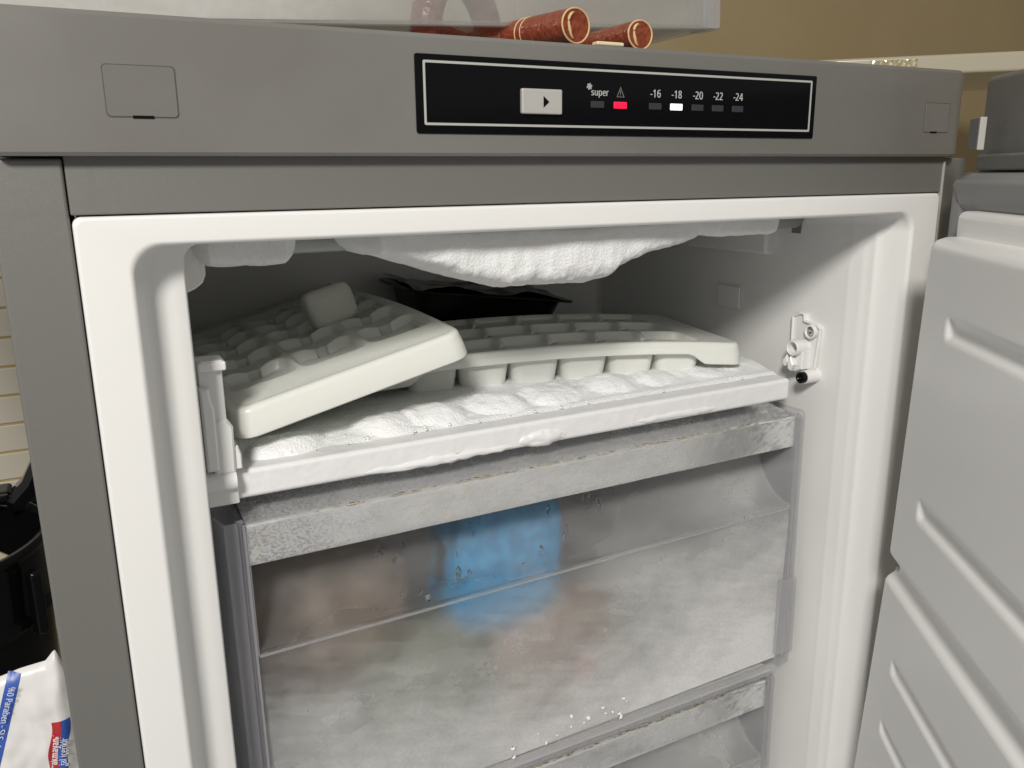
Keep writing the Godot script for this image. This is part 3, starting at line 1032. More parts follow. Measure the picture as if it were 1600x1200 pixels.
func trays() -> void:
	var yaw := 0.2
	var right_front := Vector3(0.510, 1.2665, -0.096)
	var ex := Vector3(cos(yaw), 0, sin(yaw))
	var ez := Vector3(-sin(yaw), 0, cos(yaw))
	var at := right_front - ex * TL / 2 - ez * TW / 2
	var t := thing("ice_cube_tray", Transform3D(Basis(ex, Vector3.UP, ez), at), "cloudy white ice cube tray lying flat on the frost at the right", "ice tray", "ice cube trays on the frosty shelf")
	# top with wells
	var b := MB.new()
	var rows := []
	var nx := 300
	var nz := 150
	for i in nz + 1:
		var row := PackedVector3Array()
		for j in nx + 1:
			var x := lerpf(-TL / 2 + 0.0055, TL / 2 - 0.0055, float(j) / nx)
			var z := lerpf(-TW / 2 + 0.005, TW / 2 - 0.005, float(i) / nz)
			row.append(Vector3(x, bow(x) + well(x, z), z))
		rows.append(row)
	b.patch(rows, Vector3.UP, 0)
	# rolled edge and skirt
	rows = []
	for q in [[0.0085, -0.0012], [0.0062, 0.0], [0.0035, 0.0001], [0.0016, -0.0004], [0.0004, -0.0018], [0.0, -0.0035]]:
		rows.append(tray_loop(q[0], q[1], 0.0))
	rows.append(tray_loop(-0.0012, -0.0004, 0.5))
	rows.append(tray_loop(-0.0022, -0.0004, 1.0))
	rows.append(tray_loop(-0.0012, -0.0010, 1.03))
	rows.append(tray_loop(0.0002, -0.0004, 1.0))
	rows.append(tray_loop(0.0016, -0.0040, 0.0))
	rows.append(tray_loop(0.012, -0.0045, 0.0))
	b.patch(rows, Vector3(0, -0.002, 0), 1, true)
	put("tray_top", b, M.tray, t)
	# cups below
	b = MB.new()
	var cr := []
	for q in [[0.0202, 0.0238, 0.000], [0.0200, 0.0235, -0.006], [0.0188, 0.0222, -0.016], [0.0176, 0.0208, -0.0255], [0.0158, 0.0190, -0.0286], [0.012, 0.015, -0.0302], [0.004, 0.005, -0.0305]]:
		var row := PackedVector3Array()
		for p in rrect(-q[0], q[0], -q[1], q[1], minf(0.008, q[0] * 0.6), 5):
			row.append(Vector3(p.x, q[2], p.y))
		cr.append(row)
	b.patch(cr, Vector3(0, -0.01, 0), 1, true)
	var cup := b.mesh()
	for i in 3:
		for j in 6:
			var o := MeshInstance3D.new()
			o.mesh = cup
			o.material_override = M.tray
			o.name = "cup"
			t.add_child(o, true)
			var x := -0.123 + 0.041 * (j + 0.5)
			o.position = Vector3(x, bow(x) - 0.004, -0.072 + 0.048 * (i + 0.5))
	# the second one, tipped up on the first
	var t2 := t.duplicate() as Node3D
	t2.name = numbered("ice_cube_tray")
	add_child(t2)
	tag(t2, "cloudy white ice cube tray tilted at the left, resting on the flat tray", "ice tray", "ice cube trays on the frosty shelf")
	var p0 := Vector3(0.0985, 1.2695, -0.072)
	var p1 := Vector3(0.2405, 1.3030, -0.075)
	var xs := (p1 - p0).normalized()
	var back := Vector3(0, sin(-0.02), -cos(-0.02))
	back = (back - xs * back.dot(xs)).normalized()
	var up := xs.cross(-back).normalized() * -1.0
	if up.y < 0:
		up = -up
	# its short end faces the viewer: local x runs into the depth
	var lx := -back
	var lz := lx.cross(up).normalized()
	var org := p0 + xs * TW / 2 + back * TL / 2
	t2.transform = Transform3D(Basis(lx, up, lz), org)
	# a lump of ice standing on it
	var ic := MB.new()
	ic.blob(Vector3.ZERO, Vector3(0.0185, 0.0150, 0.0130), noise, 0.0012, 60.0, 0.42, Basis(), 48, 32)
	var cube := put("ice_cube", ic, M.ice, self, false, Transform3D(Basis(Vector3(0, 0, 1), 0.28) * Basis(Vector3(1, 0, 0), -0.2), Vector3(0.195, 1.3085, -0.205)))
	tag(cube, "cloudy ice cube standing tilted on the back corner of the tilted tray", "ice cube")
	# black food tray in the depth
	var c := thing("food_container", Transform3D(Basis(Vector3(0, 0, 1), -0.13), Vector3(0.372, 1.2560, -0.335)), "black plastic food container at the back behind the ice trays", "container")
	b = MB.new()
	cr = []
	for q in [[0.0, 0.0, 0.0], [0.062, 0.030, 0.0], [0.066, 0.034, 0.003], [0.076, 0.042, 0.036], [0.086, 0.050, 0.038], [0.0865, 0.0505, 0.036], [0.0855, 0.0495, 0.0375], [0.0745, 0.0405, 0.037], [0.064, 0.032, 0.006], [0.0, 0.0, 0.005]]:
		var row := PackedVector3Array()
		for p in rrect(-q[0] - 0.001, q[0] + 0.001, -q[1] - 0.001, q[1] + 0.001, minf(0.012, q[1] * 0.6 + 0.0005), 6):
			row.append(Vector3(p.x, q[2] + noise.get_noise_2d(p.x * 10, p.y * 10) * 0.0025, p.y))
		cr.append(row)
	b.patch(cr, Vector3(0, 0.012, 0), 1, true)
	put("tub", b, mat(Color(0.006, 0.006, 0.006), 0.3), c)
	b = MB.new()
	cr = []
	for i in 30:
		var row := PackedVector3Array()
		for j in 50:
			var x := lerpf(-0.082, 0.082, j / 49.0)
			var z := lerpf(-0.047, 0.047, i / 29.0)
			row.append(Vector3(x, 0.0405 + noise.get_noise_2d(x * 9, z * 14) * 0.007, z))
		cr.append(row)
	b.patch(cr, Vector3.UP, 0)
	put("film_cover", b, mat(Color(0.01, 0.01, 0.01), 0.2), c)

func well(x: float, z: float) -> float:
	var u := (x + 0.123) / 0.041
	var w := (z + 0.072) / 0.048
	if u < -0.02 or u > 6.02 or w < -0.02 or w > 3.02:
		return 0.0
	var fu := absf(u - floorf(u) - 0.5) * 2.0
	var fw := absf(w - floorf(w) - 0.5) * 2.0
	# superellipse distance to the cell's rim
	var q := pow(pow(fu / 0.93, 6.0) + pow(fw / 0.94, 6.0), 1.0 / 6.0)
	var depth := -0.0068 * (1.0 - smoothstep(0.87, 1.0, q))
	# ice stands a little domed in the cell
	depth += 0.0018 * (1.0 - smoothstep(0.0, 0.75, q)) * (0.6 + 0.6 * noise.get_noise_2d(floorf(u) * 9.1, floorf(w) * 7.3))
	# notch through the walls between neighbours of a row
	var bu := u - roundf(u)
	if roundf(u) > 0.5 and roundf(u) < 5.5:
		var across := absf(w - floorf(w) - 0.5)
		var saddle := (1.0 - smoothstep(0.02, 0.34, absf(bu))) * (1.0 - smoothstep(0.06, 0.36, across))
		depth -= 0.0026 * saddle * saddle
		var notch := (1.0 - smoothstep(0.065, 0.100, absf(bu))) * (1.0 - smoothstep(0.055, 0.080, across))
		depth = lerpf(depth, -0.018, notch)
	return depth

func tray_loop(inset: float, y: float, drop: float) -> PackedVector3Array:
	var row := PackedVector3Array()
	var hx := TL / 2 - inset
	var hz := TW / 2 - inset
	var r := maxf(0.012 - inset, 0.002)
	var pts := PackedVector2Array()
	var o := rrect(-hx, hx, -hz, hz, r, 7)
	# add points along the long sides so that the bow shows
	for i in o.size():
		var a := o[i]
		var c := o[(i + 1) % o.size()]
		pts.append(a)
		if absf(a.x - c.x) > 0.1:
			for k in range(1, 60):
				pts.append(a.lerp(c, k / 60.0))
	for p in pts:
		var s := lerpf(0.0085, 0.0165, smoothstep(TL / 2 - 0.050, TL / 2 - 0.034, absf(p.x)))
		row.append(Vector3(p.x, bow(clampf(p.x, -TL / 2, TL / 2)) + y - drop * s, p.y))
	return row

# ---------------------------------------------------------------- drawers
const DW := 0.4435

func drawers() -> void:
	var yaw := 0.011
	var bs := Basis(Vector3.UP, yaw) * Basis(Vector3(0, 0, 1), 0.0085)
	var d := thing("storage_drawer", Transform3D(bs, Vector3(0.0985, 1.2040, -0.060)), "upper clear freezer drawer, fogged and wet, with a scuffed metal handle bar", "drawer", "clear freezer drawers")
	var ax := Transform3D(Basis(Vector3(0, 0, 1), Vector3(0, 1, 0), Vector3(-1, 0, 0)), Vector3.ZERO)
	# metal handle bar: an L of sheet metal with rolled edge, uv along its length
	var prof := PackedVector2Array()
	prof.append(Vector2(-0.034, 0.0052))
	for k in 6:
		prof.append(Vector2(-0.034 + 0.031 * k / 5.0, 0.0052 - 0.0045 * k / 5.0))
	for k in 5:
		var w := PI / 2 * k / 4.0
		prof.append(Vector2(-0.0025 + 0.0025 * sin(w), -0.0020 + 0.0025 * cos(w)))
	for k in 6:
		prof.append(Vector2(0.0, -0.0045 - 0.0212 * k / 5.0))
	for q in [Vector2(-0.0010, -0.0265), Vector2(-0.0022, -0.0262), Vector2(-0.0024, -0.0250), Vector2(-0.0024, -0.0050), Vector2(-0.0050, -0.0022), Vector2(-0.034, 0.0022), Vector2(-0.034, 0.0052)]:
		prof.append(q)
	var b := MB.new()
	var rows := []
	for p in prof:
		var row := PackedVector3Array()
		for k in 41:
			var x := 0.0006 + (DW - 0.0012) * k / 40.0
			row.append(Vector3(x, p.y + noise.get_noise_1d(x * 14) * 0.0004, p.x))
		rows.append(row)
	b.patch(rows, Vector3(DW / 2, -0.006, -0.012), 1)
	put("handle_bar", b, M.steel, d)
	# line of limescale and dirt along the ridge
	b = MB.new()
	for k in 150:
		var x := 0.03 + 0.38 * rng.randf()
		if noise.get_noise_1d(x * 30 + 9) < -0.12:
			continue
		var r := rng.randf_range(0.0006, 0.0015)
		b.blob(Vector3(x, 0.0002 + rng.randf_range(-0.0006, 0.0004), -0.0012 + rng.randf_range(-0.0008, 0.0008)), Vector3(r * 3.2, r * 0.45, r * 0.45), noise, r * 0.4, 900.0, 1.0, Basis(), 8, 5)
	var grime := put("limescale", b, mat(Color(0.42, 0.38, 0.29), 0.8), d)
	grime.set_meta("kind", "stuff")
	# fogged front with its finger recess
	prof = PackedVector2Array([Vector2(-0.0035, -0.0040), Vector2(-0.020, -0.0060)])
	for k in 9:
		var w := PI / 2 * k / 8.0
		prof.append(Vector2(-0.036 - 0.004 * sin(w), -0.010 - 0.010 * sin(w) * 0.5 - 0.014 * k / 8.0))
	for k in 10:
		var t := float(k + 1) / 10.0
		prof.append(Vector2(-0.040 + 0.0385 * (1.0 - cos(t * PI / 2)), -0.029 - 0.0540 * sin(t * PI / 2)))
	prof.append(Vector2(-0.0006, -0.0842))
	prof.append(Vector2(-0.0002, -0.0865))
	for k in 10:
		prof.append(Vector2(-0.0006 - 0.0006 * k, -0.0885 - 0.0160 * k))
	b = MB.new()
	rows = []
	var top_y := prof[0].y
	var low_y := prof[prof.size() - 1].y
	for p in prof:
		var row := PackedVector3Array()
		for k in 25:
			row.append(Vector3(DW * k / 24.0, p.y + (k / 24.0) * 0.0055 * smoothstep(-0.03, -0.08, p.y), p.x))
		rows.append(row)
	b.patch(rows, Vector3(0, 0, 1), 0)
	# uv.y by height, not by row
	for k in b.v.size():
		b.uv[k].y = clampf((top_y - b.v[k].y) / (top_y - low_y), 0.0, 1.0)
	var film := MB.new()
	film.idx = b.idx.duplicate()
	film.n = b.n.duplicate()
	film.uv = b.uv.duplicate()
	for k in b.v.size():
		film.v.append(b.v[k] + b.n[k] * 0.0003)
	# the slab: the same sheet, 2 mm thick and closed
	var slab := MB.new()
	var m0 := b.v.size()
	for side in 2:
		for k in m0:
			slab.v.append(b.v[k] - b.n[k] * (0.0022 * side))
			slab.n.append(b.n[k] * (1.0 if side == 0 else -1.0))
			slab.uv.append(b.uv[k])
		for k in range(0, b.idx.size(), 3):
			if side == 0:
				slab.idx.append_array(PackedInt32Array([b.idx[k], b.idx[k + 1], b.idx[k + 2]]))
			else:
				slab.idx.append_array(PackedInt32Array([m0 + b.idx[k], m0 + b.idx[k + 2], m0 + b.idx[k + 1]]))
	var nc := 25
	var nr := prof.size()
	var rim := []
	for k in nc:
		rim.append(k)
	for k in range(1, nr):
		rim.append(k * nc + nc - 1)
	for k in range(nc - 2, -1, -1):
		rim.append((nr - 1) * nc + k)
	for k in range(nr - 2, 0, -1):
		rim.append(k * nc)
	var middle := Vector3(DW / 2, -0.12, -0.01)
	for k in rim.size():
		var p: int = rim[k]
		var q: int = rim[(k + 1) % rim.size()]
		slab.quad(slab.v[p], slab.v[q], slab.v[m0 + q], slab.v[m0 + p], (slab.v[p] + slab.v[q]) * 0.5 - middle)
	var fp := put("front_panel", slab, M.slab, d)
	put("rime", film, M.pane, fp)
	# bright moulded line along the crease
	b = MB.new()
	b.tube(PackedVector3Array([Vector3(0.001, -0.0868, 0.0004), Vector3(DW / 2, -0.0841, 0.0004), Vector3(DW - 0.001, -0.0813, 0.0004)]), [0.0011], 10)
	put("crease_bead", b, M.clear, d)
	# recess end walls
	for x in [0.0004, DW - 0.0004]:
		b = MB.new()
		var o := PackedVector2Array()
		for k in range(0, prof.size() - 10):
			o.append(prof[k] * Vector2(1, 1) + Vector2(0.0004, 0))
		o.append(Vector2(0.0015, -0.086))
		o.append(Vector2(0.0015, -0.006))
		b.prism(o, -x - 0.0007, -x + 0.0007, 0.0, ax)
		put("recess_end", b, M.clear, d)
	# side frames of thick smoky plastic
	for side in 2:
		b = MB.new()
		var pf := PackedVector2Array([Vector2(-0.0168, -0.042), Vector2(-0.0172, -0.020), Vector2(-0.0120, 0.0015), Vector2(-0.0042, 0.0018), Vector2(-0.0036, -0.0015), Vector2(-0.0022, -0.0015), Vector2(-0.0016, 0.0024), Vector2(-0.0001, 0.0024), Vector2(-0.0001, -0.042)])
		if side == 1:
			pf = PackedVector2Array([Vector2(DW + 0.0110, -0.042), Vector2(DW + 0.0112, -0.004), Vector2(DW + 0.0095, 0.0010), Vector2(DW + 0.0042, 0.0012), Vector2(DW + 0.0036, -0.0012), Vector2(DW + 0.0022, -0.0012), Vector2(DW + 0.0016, 0.0022), Vector2(DW + 0.0001, 0.0022), Vector2(DW + 0.0001, -0.042)])
		var up := Transform3D(Basis(Vector3(1, 0, 0), Vector3(0, 0, 1), Vector3(0, -1, 0)), Vector3.ZERO)
		b.prism(pf, -0.0030, 0.232, 0.0012, up)
		put("side_frame", b, M.smoky if side == 0 else M.clear, d)
		b = MB.new()
		var lx := -0.006 if side == 0 else DW + 0.002
		b.rbox(Vector3(lx, -0.183 if side == 1 else -0.21, 0.0012), Vector3(0.019, 0.072, 0.005), 0.0015)
		put("latch", b, M.clear, d)
		b = MB.new()
		b.rbox(Vector3(-0.006 if side == 0 else DW + 0.004, -0.125, -0.18), Vector3(0.003, 0.21, 0.27), 0.001)
		put("side_wall", b, M.white, d)
	b = MB.new()
	b.rbox(Vector3(DW / 2, -0.243, -0.165), Vector3(DW, 0.003, 0.31), 0.001)
	put("drawer_floor", b, M.white, d)
	b = MB.new()
	b.rbox(Vector3(DW / 2, -0.236, -0.004), Vector3(DW - 0.004, 0.010, 0.006), 0.002)
	put("bottom_lip", b, M.clear, d)
	var lower := d.duplicate() as Node3D
	lower.name = numbered("storage_drawer")
	add_child(lower)
	lower.position += Vector3(-0.002, -0.2525, -0.010)
	tag(lower, "lower clear freezer drawer at the bottom edge, only its metal handle bar in view", "drawer", "clear freezer drawers")
	# drops of water and bits of ice on the upper drawer's front
	b = MB.new()
	for q in [[0.0957, -0.052], [0.105, -0.058], [0.2321, -0.052], [0.26, -0.052], [0.268, -0.049], [0.273, -0.056], [0.099, -0.082], [0.118, -0.082], [0.146, -0.072], [0.150, -0.0715], [0.166, -0.052], [0.21, -0.079], [0.19, -0.083], [0.24, -0.07], [0.285, -0.045], [0.33, -0.06]]:
		for k in 3:
			var x: float = q[0] + rng.randf_range(-0.006, 0.006)
			var y: float = q[1] + rng.randf_range(-0.006, 0.006)
			var t := clampf((-0.029 - y) / 0.054, 0.0, 1.0)
			var z := -0.040 + 0.0385 * (1.0 - sqrt(maxf(0.0, 1.0 - t * t)))
			var r := rng.randf_range(0.0010, 0.0026)
			b.blob(Vector3(x, y, z + 0.0005), Vector3(r * 0.75, r * 1.5, r * 0.6), noise, r * 0.35, 300.0, 1.0, Basis(), 12, 8)
	b.tube(PackedVector3Array([Vector3(0.128, -0.0725, -0.0030), Vector3(0.133, -0.0745, -0.0022), Vector3(0.139, -0.0735, -0.0026), Vector3(0.146, -0.0700, -0.0040)]), [0.0008, 0.0017, 0.0015, 0.0007], 10)
	var dr := put("water_drops", b, M.drop, d)
	dr.set_meta("kind", "stuff")
	b = MB.new()
	for k in 16:
		var x := 0.175 + 0.11 * rng.randf()
		var r := rng.randf_range(0.0006, 0.0018)
		b.blob(Vector3(x, -0.222 + rng.randf_range(-0.012, 0.012), -0.0035 + 0.0012), Vector3(r * 1.3, r, r), noise, r * 0.25, 300.0, 1.0, Basis(Vector3(0, 0, 1), rng.randf() * 3.0), 12, 8)
	var bits := put("ice_bits", b, mat(Color(0.85, 0.85, 0.85), 0.9, 0.0, 0.1), d)
	bits.set_meta("kind", "stuff")
	frozen_food()

func bag(called: String, at: Vector3, half: Vector3, turn: Vector3, m: Material, label: String, category: String, group := "", amp := 0.006, e := 0.6) -> void:
	var b := MB.new()
	b.blob(Vector3.ZERO, half, noise, amp, 28.0, e, Basis(Vector3(0, 0, 1), PI / 2), 72, 44, amp * 0.3)
	var o := put(called, b, m, self, false, Transform3D(Basis.from_euler(turn), at))
	tag(o, label, category, group)

func blotchy(a: Color, c: Color, freq: float, sd: int, rough := 0.5, per_metre := 6.0) -> StandardMaterial3D:
	var m := mat(Color(1, 1, 1), rough)
	m.albedo_texture = ramp_tex(freq, a, c, sd, 0.3, 0.7, 3)
	m.uv1_triplanar = true
	m.uv1_scale = Vector3.ONE * per_metre
	return m

func frozen_food() -> void:
	var g := "frozen food behind the fogged drawer front"
	bag("frozen_food_bag", Vector3(0.300, 1.108, -0.138), Vector3(0.054, 0.049, 0.030), Vector3(0, 0, -0.06), blotchy(Color(0.02, 0.28, 0.60), Color(0.04, 0.42, 0.78), 0.02, 61), "bright blue bag behind the fogged front of the upper drawer", "frozen food", "", 0.004, 0.38)
	bag("frozen_food_bag", Vector3(0.160, 1.075, -0.165), Vector3(0.062, 0.068, 0.035), Vector3(0, 0, -0.1), blotchy(Color(0.17, 0.11, 0.075), Color(0.30, 0.22, 0.15), 0.01, 62), "brownish bag at the left behind the fogged front of the upper drawer", "frozen food")
	bag("frozen_food_bag", Vector3(0.235, 1.015, -0.135), Vector3(0.050, 0.060, 0.035), Vector3(0, 0, 0.3), blotchy(Color(0.05, 0.075, 0.03), Color(0.22, 0.23, 0.13), 0.014, 63), "green vegetable bag below the blue bag behind the fogged front", "frozen food")
	bag("frozen_food_bag", Vector3(0.340, 1.020, -0.130), Vector3(0.048, 0.062, 0.035), Vector3(0, 0, 0.15), blotchy(Color(0.28, 0.15, 0.10), Color(0.42, 0.35, 0.26), 0.014, 64), "pale pinkish bag right of the green bag behind the fogged front", "frozen food")
	bag("frozen_food_bag", Vector3(0.455, 1.02, -0.175), Vector3(0.055, 0.068, 0.035), Vector3(0, 0, -0.1), blotchy(Color(0.40, 0.40, 0.37), Color(0.62, 0.62, 0.60), 0.02, 65), "whitish bag at the right behind the fogged front of the upper drawer", "frozen food")
	bag("frozen_food_bag", Vector3(0.145, 0.998, -0.130), Vector3(0.036, 0.045, 0.03), Vector3(0, 0, 0.1), blotchy(Color(0.36, 0.36, 0.33), Color(0.55, 0.55, 0.52), 0.02, 66), "pale grey bag in the lower left corner behind the fogged front", "frozen food")
	bag("frozen_berry", Vector3(0.352, 1.018, -0.088), Vector3(0.008, 0.008, 0.006), Vector3.ZERO, mat(Color(0.45, 0.03, 0.03), 0.4), "small red berry showing dimly through the fogged drawer front", "berry", "", 0.001)

# ---------------------------------------------------------------- on top of the freezer
func on_top() -> void:
	# a clear bin, tipped a little on the leather straps
	var bs := Basis(Vector3(0, 0, 1), 0.053) * Basis(Vector3(0, 1, 0), 0.0)
	var t := thing("clear_bin", Transform3D(bs, Vector3(0.195, 1.4842, -0.05)), "empty smoky clear plastic bin standing on top of the freezer over the leather straps", "bin")
	var b := MB.new()
	b.prism(rrect(-0.42, 0.231, 0.0, 0.16, 0.004, 4), -0.003, 0.0, 0.0006)
	var fw := put("front_wall", b, M.bin, t)
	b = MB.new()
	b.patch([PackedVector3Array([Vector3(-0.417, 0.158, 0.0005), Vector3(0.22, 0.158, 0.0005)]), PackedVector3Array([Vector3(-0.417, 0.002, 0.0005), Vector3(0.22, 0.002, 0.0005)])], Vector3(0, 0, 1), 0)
	put("painted_glare", b, M.glare_film, fw)  # sheet in front of the wall that carries its painted glare
	b = MB.new()
	b.prism(rrect(-0.42, 0.231, 0.0, 0.16, 0.004, 4), -0.283, -0.280, 0.0006)
	put("back_wall", b, M.bin, t)
	b = MB.new()
	b.rbox(Vector3(0.2295, 0.08, -0.14), Vector3(0.0035, 0.16, 0.276), 0.0008)
	put("end_wall", b, M.clear, t)
	b = MB.new()
	b.rbox(Vector3(-0.095, 0.0018, -0.1415), Vector3(0.64, 0.0034, 0.276), 0.0008)
	put("bin_floor", b, M.bin, t)
	b = MB.new()
	b.prism(rrect(0.2215, 0.2360, -0.0006, 0.16, 0.003, 4), -0.016, 0.0012, 0.0012)
	put("corner_post", b, M.clear, t)
	# leather straps with rolled ends
	strap([Vector3(0.2560, 1.4820, -0.140), Vector3(0.2690, 1.4835, -0.095), Vector3(0.2820, 1.4838, -0.045), Vector3(0.2900, 1.4832, -0.004)], [0.007, 0.0085, 0.0096, 0.0100], "rolled brown leather strap with a thick round end, left of the pair", true)
	strap([Vector3(0.3260, 1.4790, -0.120), Vector3(0.3280, 1.4800, -0.080), Vector3(0.3300, 1.4808, -0.040), Vector3(0.3325, 1.4808, -0.003)], [0.0055, 0.0070, 0.0082, 0.0086], "rolled brown leather strap with a squarish end, right of the pair", false)
	b = MB.new()
	var path := PackedVector3Array()
	var rad := []
	for k in 15:
		var w := PI * k / 14.0
		path.append(Vector3(0.262 - 0.034 * cos(w) * 0.9, 1.4870 + 0.036 * sin(w), -0.100 + 0.02 * cos(w)))
		rad.append(0.0095)
	b.tube(path, rad, 14)
	tag(put("leather_loop", b, M.leather, self), "arched brown leather loop seen dimly through the clear bin", "strap")
	b = MB.new()
	path = PackedVector3Array()
	rad = []
	for k in 21:
		var f := k / 20.0
		path.append(Vector3(lerpf(0.222, 0.300, f), 1.4805 + 0.003 * sin(f * 9.0), -0.062 - 0.012 * sin(f * 5.0)))
		rad.append(0.0075 + 0.0015 * noise.get_noise_1d(f * 12))
	b.tube(path, rad, 18)
	tag(put("leather_roll", b, M.leather, self), "dark brown leather roll lying along under the front edge of the clear bin", "strap")
	b = MB.new()
	b.rbox(Vector3(0.3085, 1.4738, 0.0005), Vector3(0.018, 0.0022, 0.006), 0.0009)
	tag(put("cream_tag", b, mat(Color(0.7, 0.62, 0.42), 0.6), self), "small cream tag under the leather straps on the freezer edge", "tag")

func strap(pts: Array, radii: Array, label: String, band: bool) -> void:
	var last: Vector3 = pts[3]
	var dir := (last - (pts[2] as Vector3)).normalized()
	var t := thing("leather_strap", Transform3D(Basis(), Vector3(pts[1].x, 1.4725, pts[1].z)), label, "strap", "rolled leather straps")
	var c := Curve3D.new()
	for p in pts:
		c.add_point(p)
	var path := PackedVector3Array()
	var rad := []
	for k in 25:
		var f := k / 24.0
		path.append(c.sample_baked(c.get_baked_length() * f))
		var g := f * 3.0
		var i := mini(int(g), 2)
		rad.append(lerpf(radii[i], radii[i + 1], g - i) * (1.0 + 0.05 * noise.get_noise_1d(f * 9)))
	var b := MB.new()
	b.tube(path, rad, 28, true, Vector2(1.05, 0.95))
	put("roll", b, M.leather, t, true)
	var side := dir.cross(Vector3.UP).normalized()
	var up := side.cross(dir).normalized()
	var rr: float = radii[3]
	# the rolled end: a sunk leather face inside a cream cut edge, and a torn fold across it
	b = MB.new()
	var loop := PackedVector3Array()
	for k in 33:
		var w := TAU * k / 32.0
		loop.append(last + dir * 0.0001 + (side * cos(w) * 1.04 + up * sin(w) * 0.94) * rr * (0.965 + 0.012 * sin(3 * w)))
	b.tube(loop, [0.00055], 8, false)
	put("cut_edge", b, M.leather_edge, t, true)
	b = MB.new()
	var fold := PackedVector3Array()
	for k in 16:
		var f := k / 15.0
		var w := lerpf(1.25, -1.25, f)
		fold.append(last + dir * 0.0003 + (side * cos(w) * (0.55 + 0.06 * sin(f * 7.0)) + up * sin(w) * 0.72) * rr)
	b.tube(fold, [0.0003, 0.0006, 0.0009, 0.0009, 0.0008, 0.0008, 0.0007, 0.0007, 0.0008, 0.0009, 0.0009, 0.0008, 0.0007, 0.0006, 0.0005, 0.0003], 8)
	put("cut_edge", b, M.leather_edge, t, true)
	if band:
		for q in [0.70, 0.735]:
			var p := c.sample_baked(c.get_baked_length() * q)
			b = MB.new()
			var l2 := PackedVector3Array()
			for k in 29:
				var w := TAU * k / 28.0
				l2.append(p + (side * cos(w) * 1.05 + up * sin(w) * 0.95) * rr * 0.955)
			b.tube(l2, [0.00045], 6, false)
			put("piping", b, M.leather_edge, t, true)

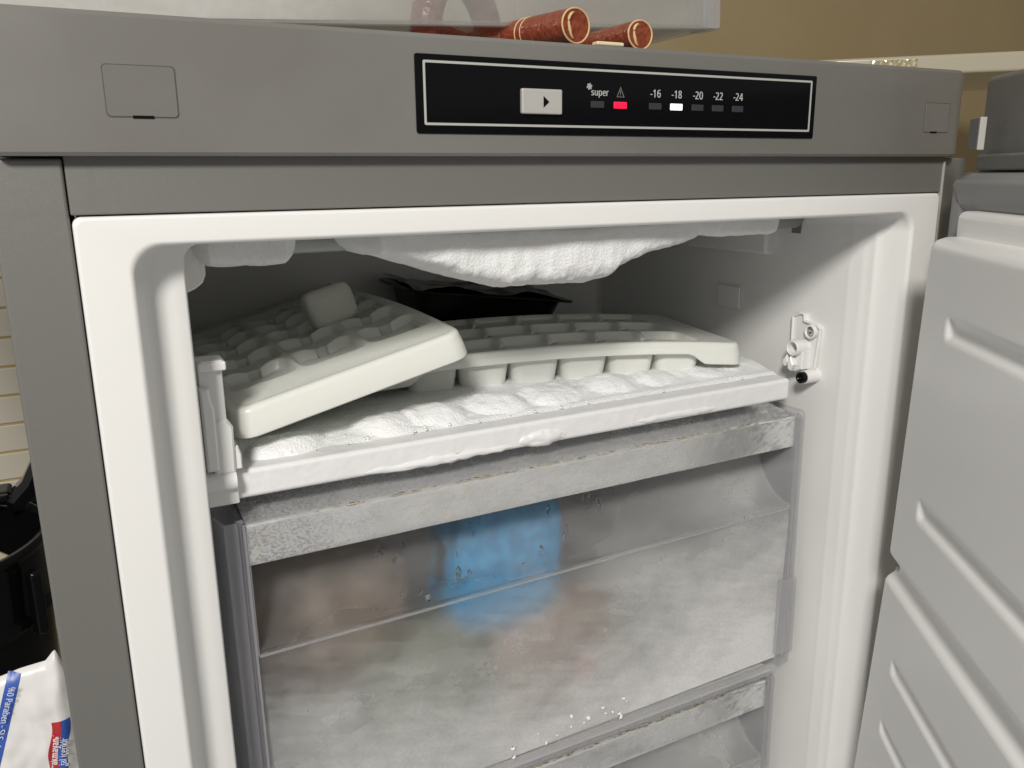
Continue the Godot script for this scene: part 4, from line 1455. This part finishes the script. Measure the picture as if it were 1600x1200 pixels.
# ---------------------------------------------------------------- beside the freezer
func beside() -> void:
	var c := Vector3(-0.132, 0.90, -0.365)
	var t := thing("black_pot", Transform3D(Basis(), c), "glossy black pot with its lid raised, left of the freezer", "pot")
	var b := MB.new()
	b.lathe(PackedVector2Array([Vector2(0.0, 0.0), Vector2(0.090, 0.0), Vector2(0.100, 0.05), Vector2(0.105, 0.146), Vector2(0.109, 0.150), Vector2(0.1095, 0.156), Vector2(0.106, 0.160), Vector2(0.108, 0.205), Vector2(0.1105, 0.209), Vector2(0.1115, 0.213), Vector2(0.1110, 0.217), Vector2(0.107, 0.2175), Vector2(0.104, 0.205), Vector2(0.096, 0.06), Vector2(0.0, 0.05)]), Transform3D(), 96)
	put("pot_body", b, M.pot, t)
	b = MB.new()
	b.prism(PackedVector2Array([Vector2(0.078, 0.205), Vector2(0.0745, 0.220), Vector2(0.090, 0.236), Vector2(0.108, 0.270), Vector2(0.122, 0.300), Vector2(0.134, 0.312), Vector2(0.143, 0.300), Vector2(0.143, 0.205)]), -0.085, -0.055, 0.006)
	put("lid_arm", b, M.pot, t)
	b = MB.new()
	b.rbox(Vector3(0.03, 0.2225, -0.075), Vector3(0.10, 0.012, 0.03), 0.004)
	put("lid_rest", b, M.pot, t)
	b = MB.new()
	b.rbox(Vector3(0.098, 0.172, 0.062), Vector3(0.009, 0.055, 0.012), 0.003, Basis(Vector3.UP, 0.55), 3)
	put("lug", b, M.pot, t)
	b = MB.new()
	b.rbox(Vector3(0.060, 0.196, 0.040), Vector3(0.05, 0.018, 0.03), 0.006, Basis(Vector3.UP, 0.55), 3)
	put("inner_cup", b, M.cream, t)
	# white printed pack
	var out := []
	var pz := -0.12
	var p := thing("wipes_pack", Transform3D(Basis(), Vector3(-0.08, 0.86, pz)), "white plastic pack with blue and red printed strips, left of the freezer", "packet")
	b = MB.new()
	var rows := []
	out = PACK_TOP
	for i in 100:
		var row := PackedVector3Array()
		for j in 150:
			var x := lerpf(-0.20, -0.004, j / 149.0)
			var top := curve(out, x)
			var y := lerpf(top, 0.86, i / 99.0)
			row.append(Vector3(x, y, pack_z(x, y)))
		rows.append(row)
	b.patch(rows, Vector3(0, 0, 1), 0)
	rows = []
	for i in 2:
		var row := PackedVector3Array()
		for j in 40:
			var x := lerpf(-0.20, -0.004, j / 39.0)
			row.append(Vector3(x, lerpf(curve(out, x), 0.86, i), pz - 0.0145 - 0.03 * i))
		rows.append(row)
	b.patch(rows, Vector3(0, 0, -1), 0)
	put("wrapper", b, M.pack, p, true)
	var zt := pz + 0.0022
	var a := Vector2(-0.0362, 1.1062)
	var d := Vector2(-0.32, -0.947).normalized()
	var w := Vector2(d.y, -d.x) * -1.0
	strip(p, "blue_strip", a, d, 0.0073, 0.19, M.blue_print, zt, 0.0)
	strip(p, "blue_strip", a - w * 0.0125, d, 0.0050, 0.19, M.blue_print, zt, 0.0)
	text("strip_text", "%0 Paraben - SLS - SLES", M.white_print, p, Vector3(a.x + d.x * 0.004, a.y + d.y * 0.004, zt_max(a, d, 0.05)) - p.position, 0.0036, Vector3(d.x, d.y, 0), Vector3(w.x, w.y, 0), 0.9, false, 0.0002, false)
	var u := Vector2(0.17, 0.985).normalized()
	var uy := Vector2(-u.y, u.x)
	var o := Vector2(-0.0178, 1.0705)
	strip(p, "red_label", o, -u, 0.0052, 0.09, M.red_print, zt, 0.0008)
	strip(p, "blue_label", o - uy * 0.0052, -u, 0.0050, 0.09, M.blue_print, zt, 0.0008)
	var q := o - u * 0.0335
	text("red_text", "bırakmayan", M.white_print, p, Vector3(q.x - uy.x * 0.0002, q.y, zt_max(o - u * 0.028, u, 0.028)) - p.position, 0.0040, Vector3(u.x, u.y, 0), Vector3(uy.x, uy.y, 0), 0.76, true, 0.0002, false)
	q = o - uy * 0.0052 - u * 0.0345
	text("blue_text", "doğal içerikli", M.white_print, p, Vector3(q.x, q.y, zt_max(o - uy * 0.0052 - u * 0.028, u, 0.028)) - p.position, 0.0040, Vector3(u.x, u.y, 0), Vector3(uy.x, uy.y, 0), 0.76, false, 0.0002, false)

func strip(p: Node3D, called: String, a: Vector2, d: Vector2, width: float, length: float, m: Material, z: float, wave: float) -> void:
	var w := Vector2(-d.y, d.x)
	var l := PackedVector2Array()
	var r := PackedVector2Array()
	for k in 61:
		var f := k / 60.0
		var c := a + d * length * f + w * sin(f * 22.0) * wave
		l.append(c + w * width / 2)
		r.append(c - w * width / 2)
	var b := MB.new()
	var rows := []
	for k in l.size():
		var row := PackedVector3Array()
		for j in 9:
			var q := l[k].lerp(r[k], j / 8.0)
			row.append(Vector3(q.x, q.y, pack_z(q.x, q.y) + 0.0003))
		rows.append(row)
	b.patch(rows, Vector3(0, 0, 1), 0)
	put(called, b, m, p, true)

func zt_max(a: Vector2, d: Vector2, length: float) -> float:
	var z := -1.0
	for k in 30:
		var p := a + d * length * k / 29.0
		z = maxf(z, pack_z(p.x, p.y))
	return z + 0.0002

const PACK_TOP := [[-0.20, 1.128], [-0.06, 1.1035], [-0.0435, 1.1047], [-0.0331, 1.1071], [-0.0191, 1.1082], [-0.0150, 1.1130], [-0.0131, 1.1144], [-0.0110, 1.108], [-0.0085, 1.098], [-0.004, 1.08]]

func pack_z(x: float, y: float) -> float:
	var t := maxf(curve(PACK_TOP, x) - y, 0.0)
	var z := 0.016 * sqrt(clampf(t / 0.066, 0.0, 1.0)) * sqrt(clampf((-0.004 - x) / 0.012, 0.0, 1.0))
	z -= (0.5 - absf(noise.get_noise_2d(x * 22 + y * 14, y * 16 - x * 12))) * 0.0042 * clampf(t / 0.03, 0.0, 1.0)
	return -0.134 + z
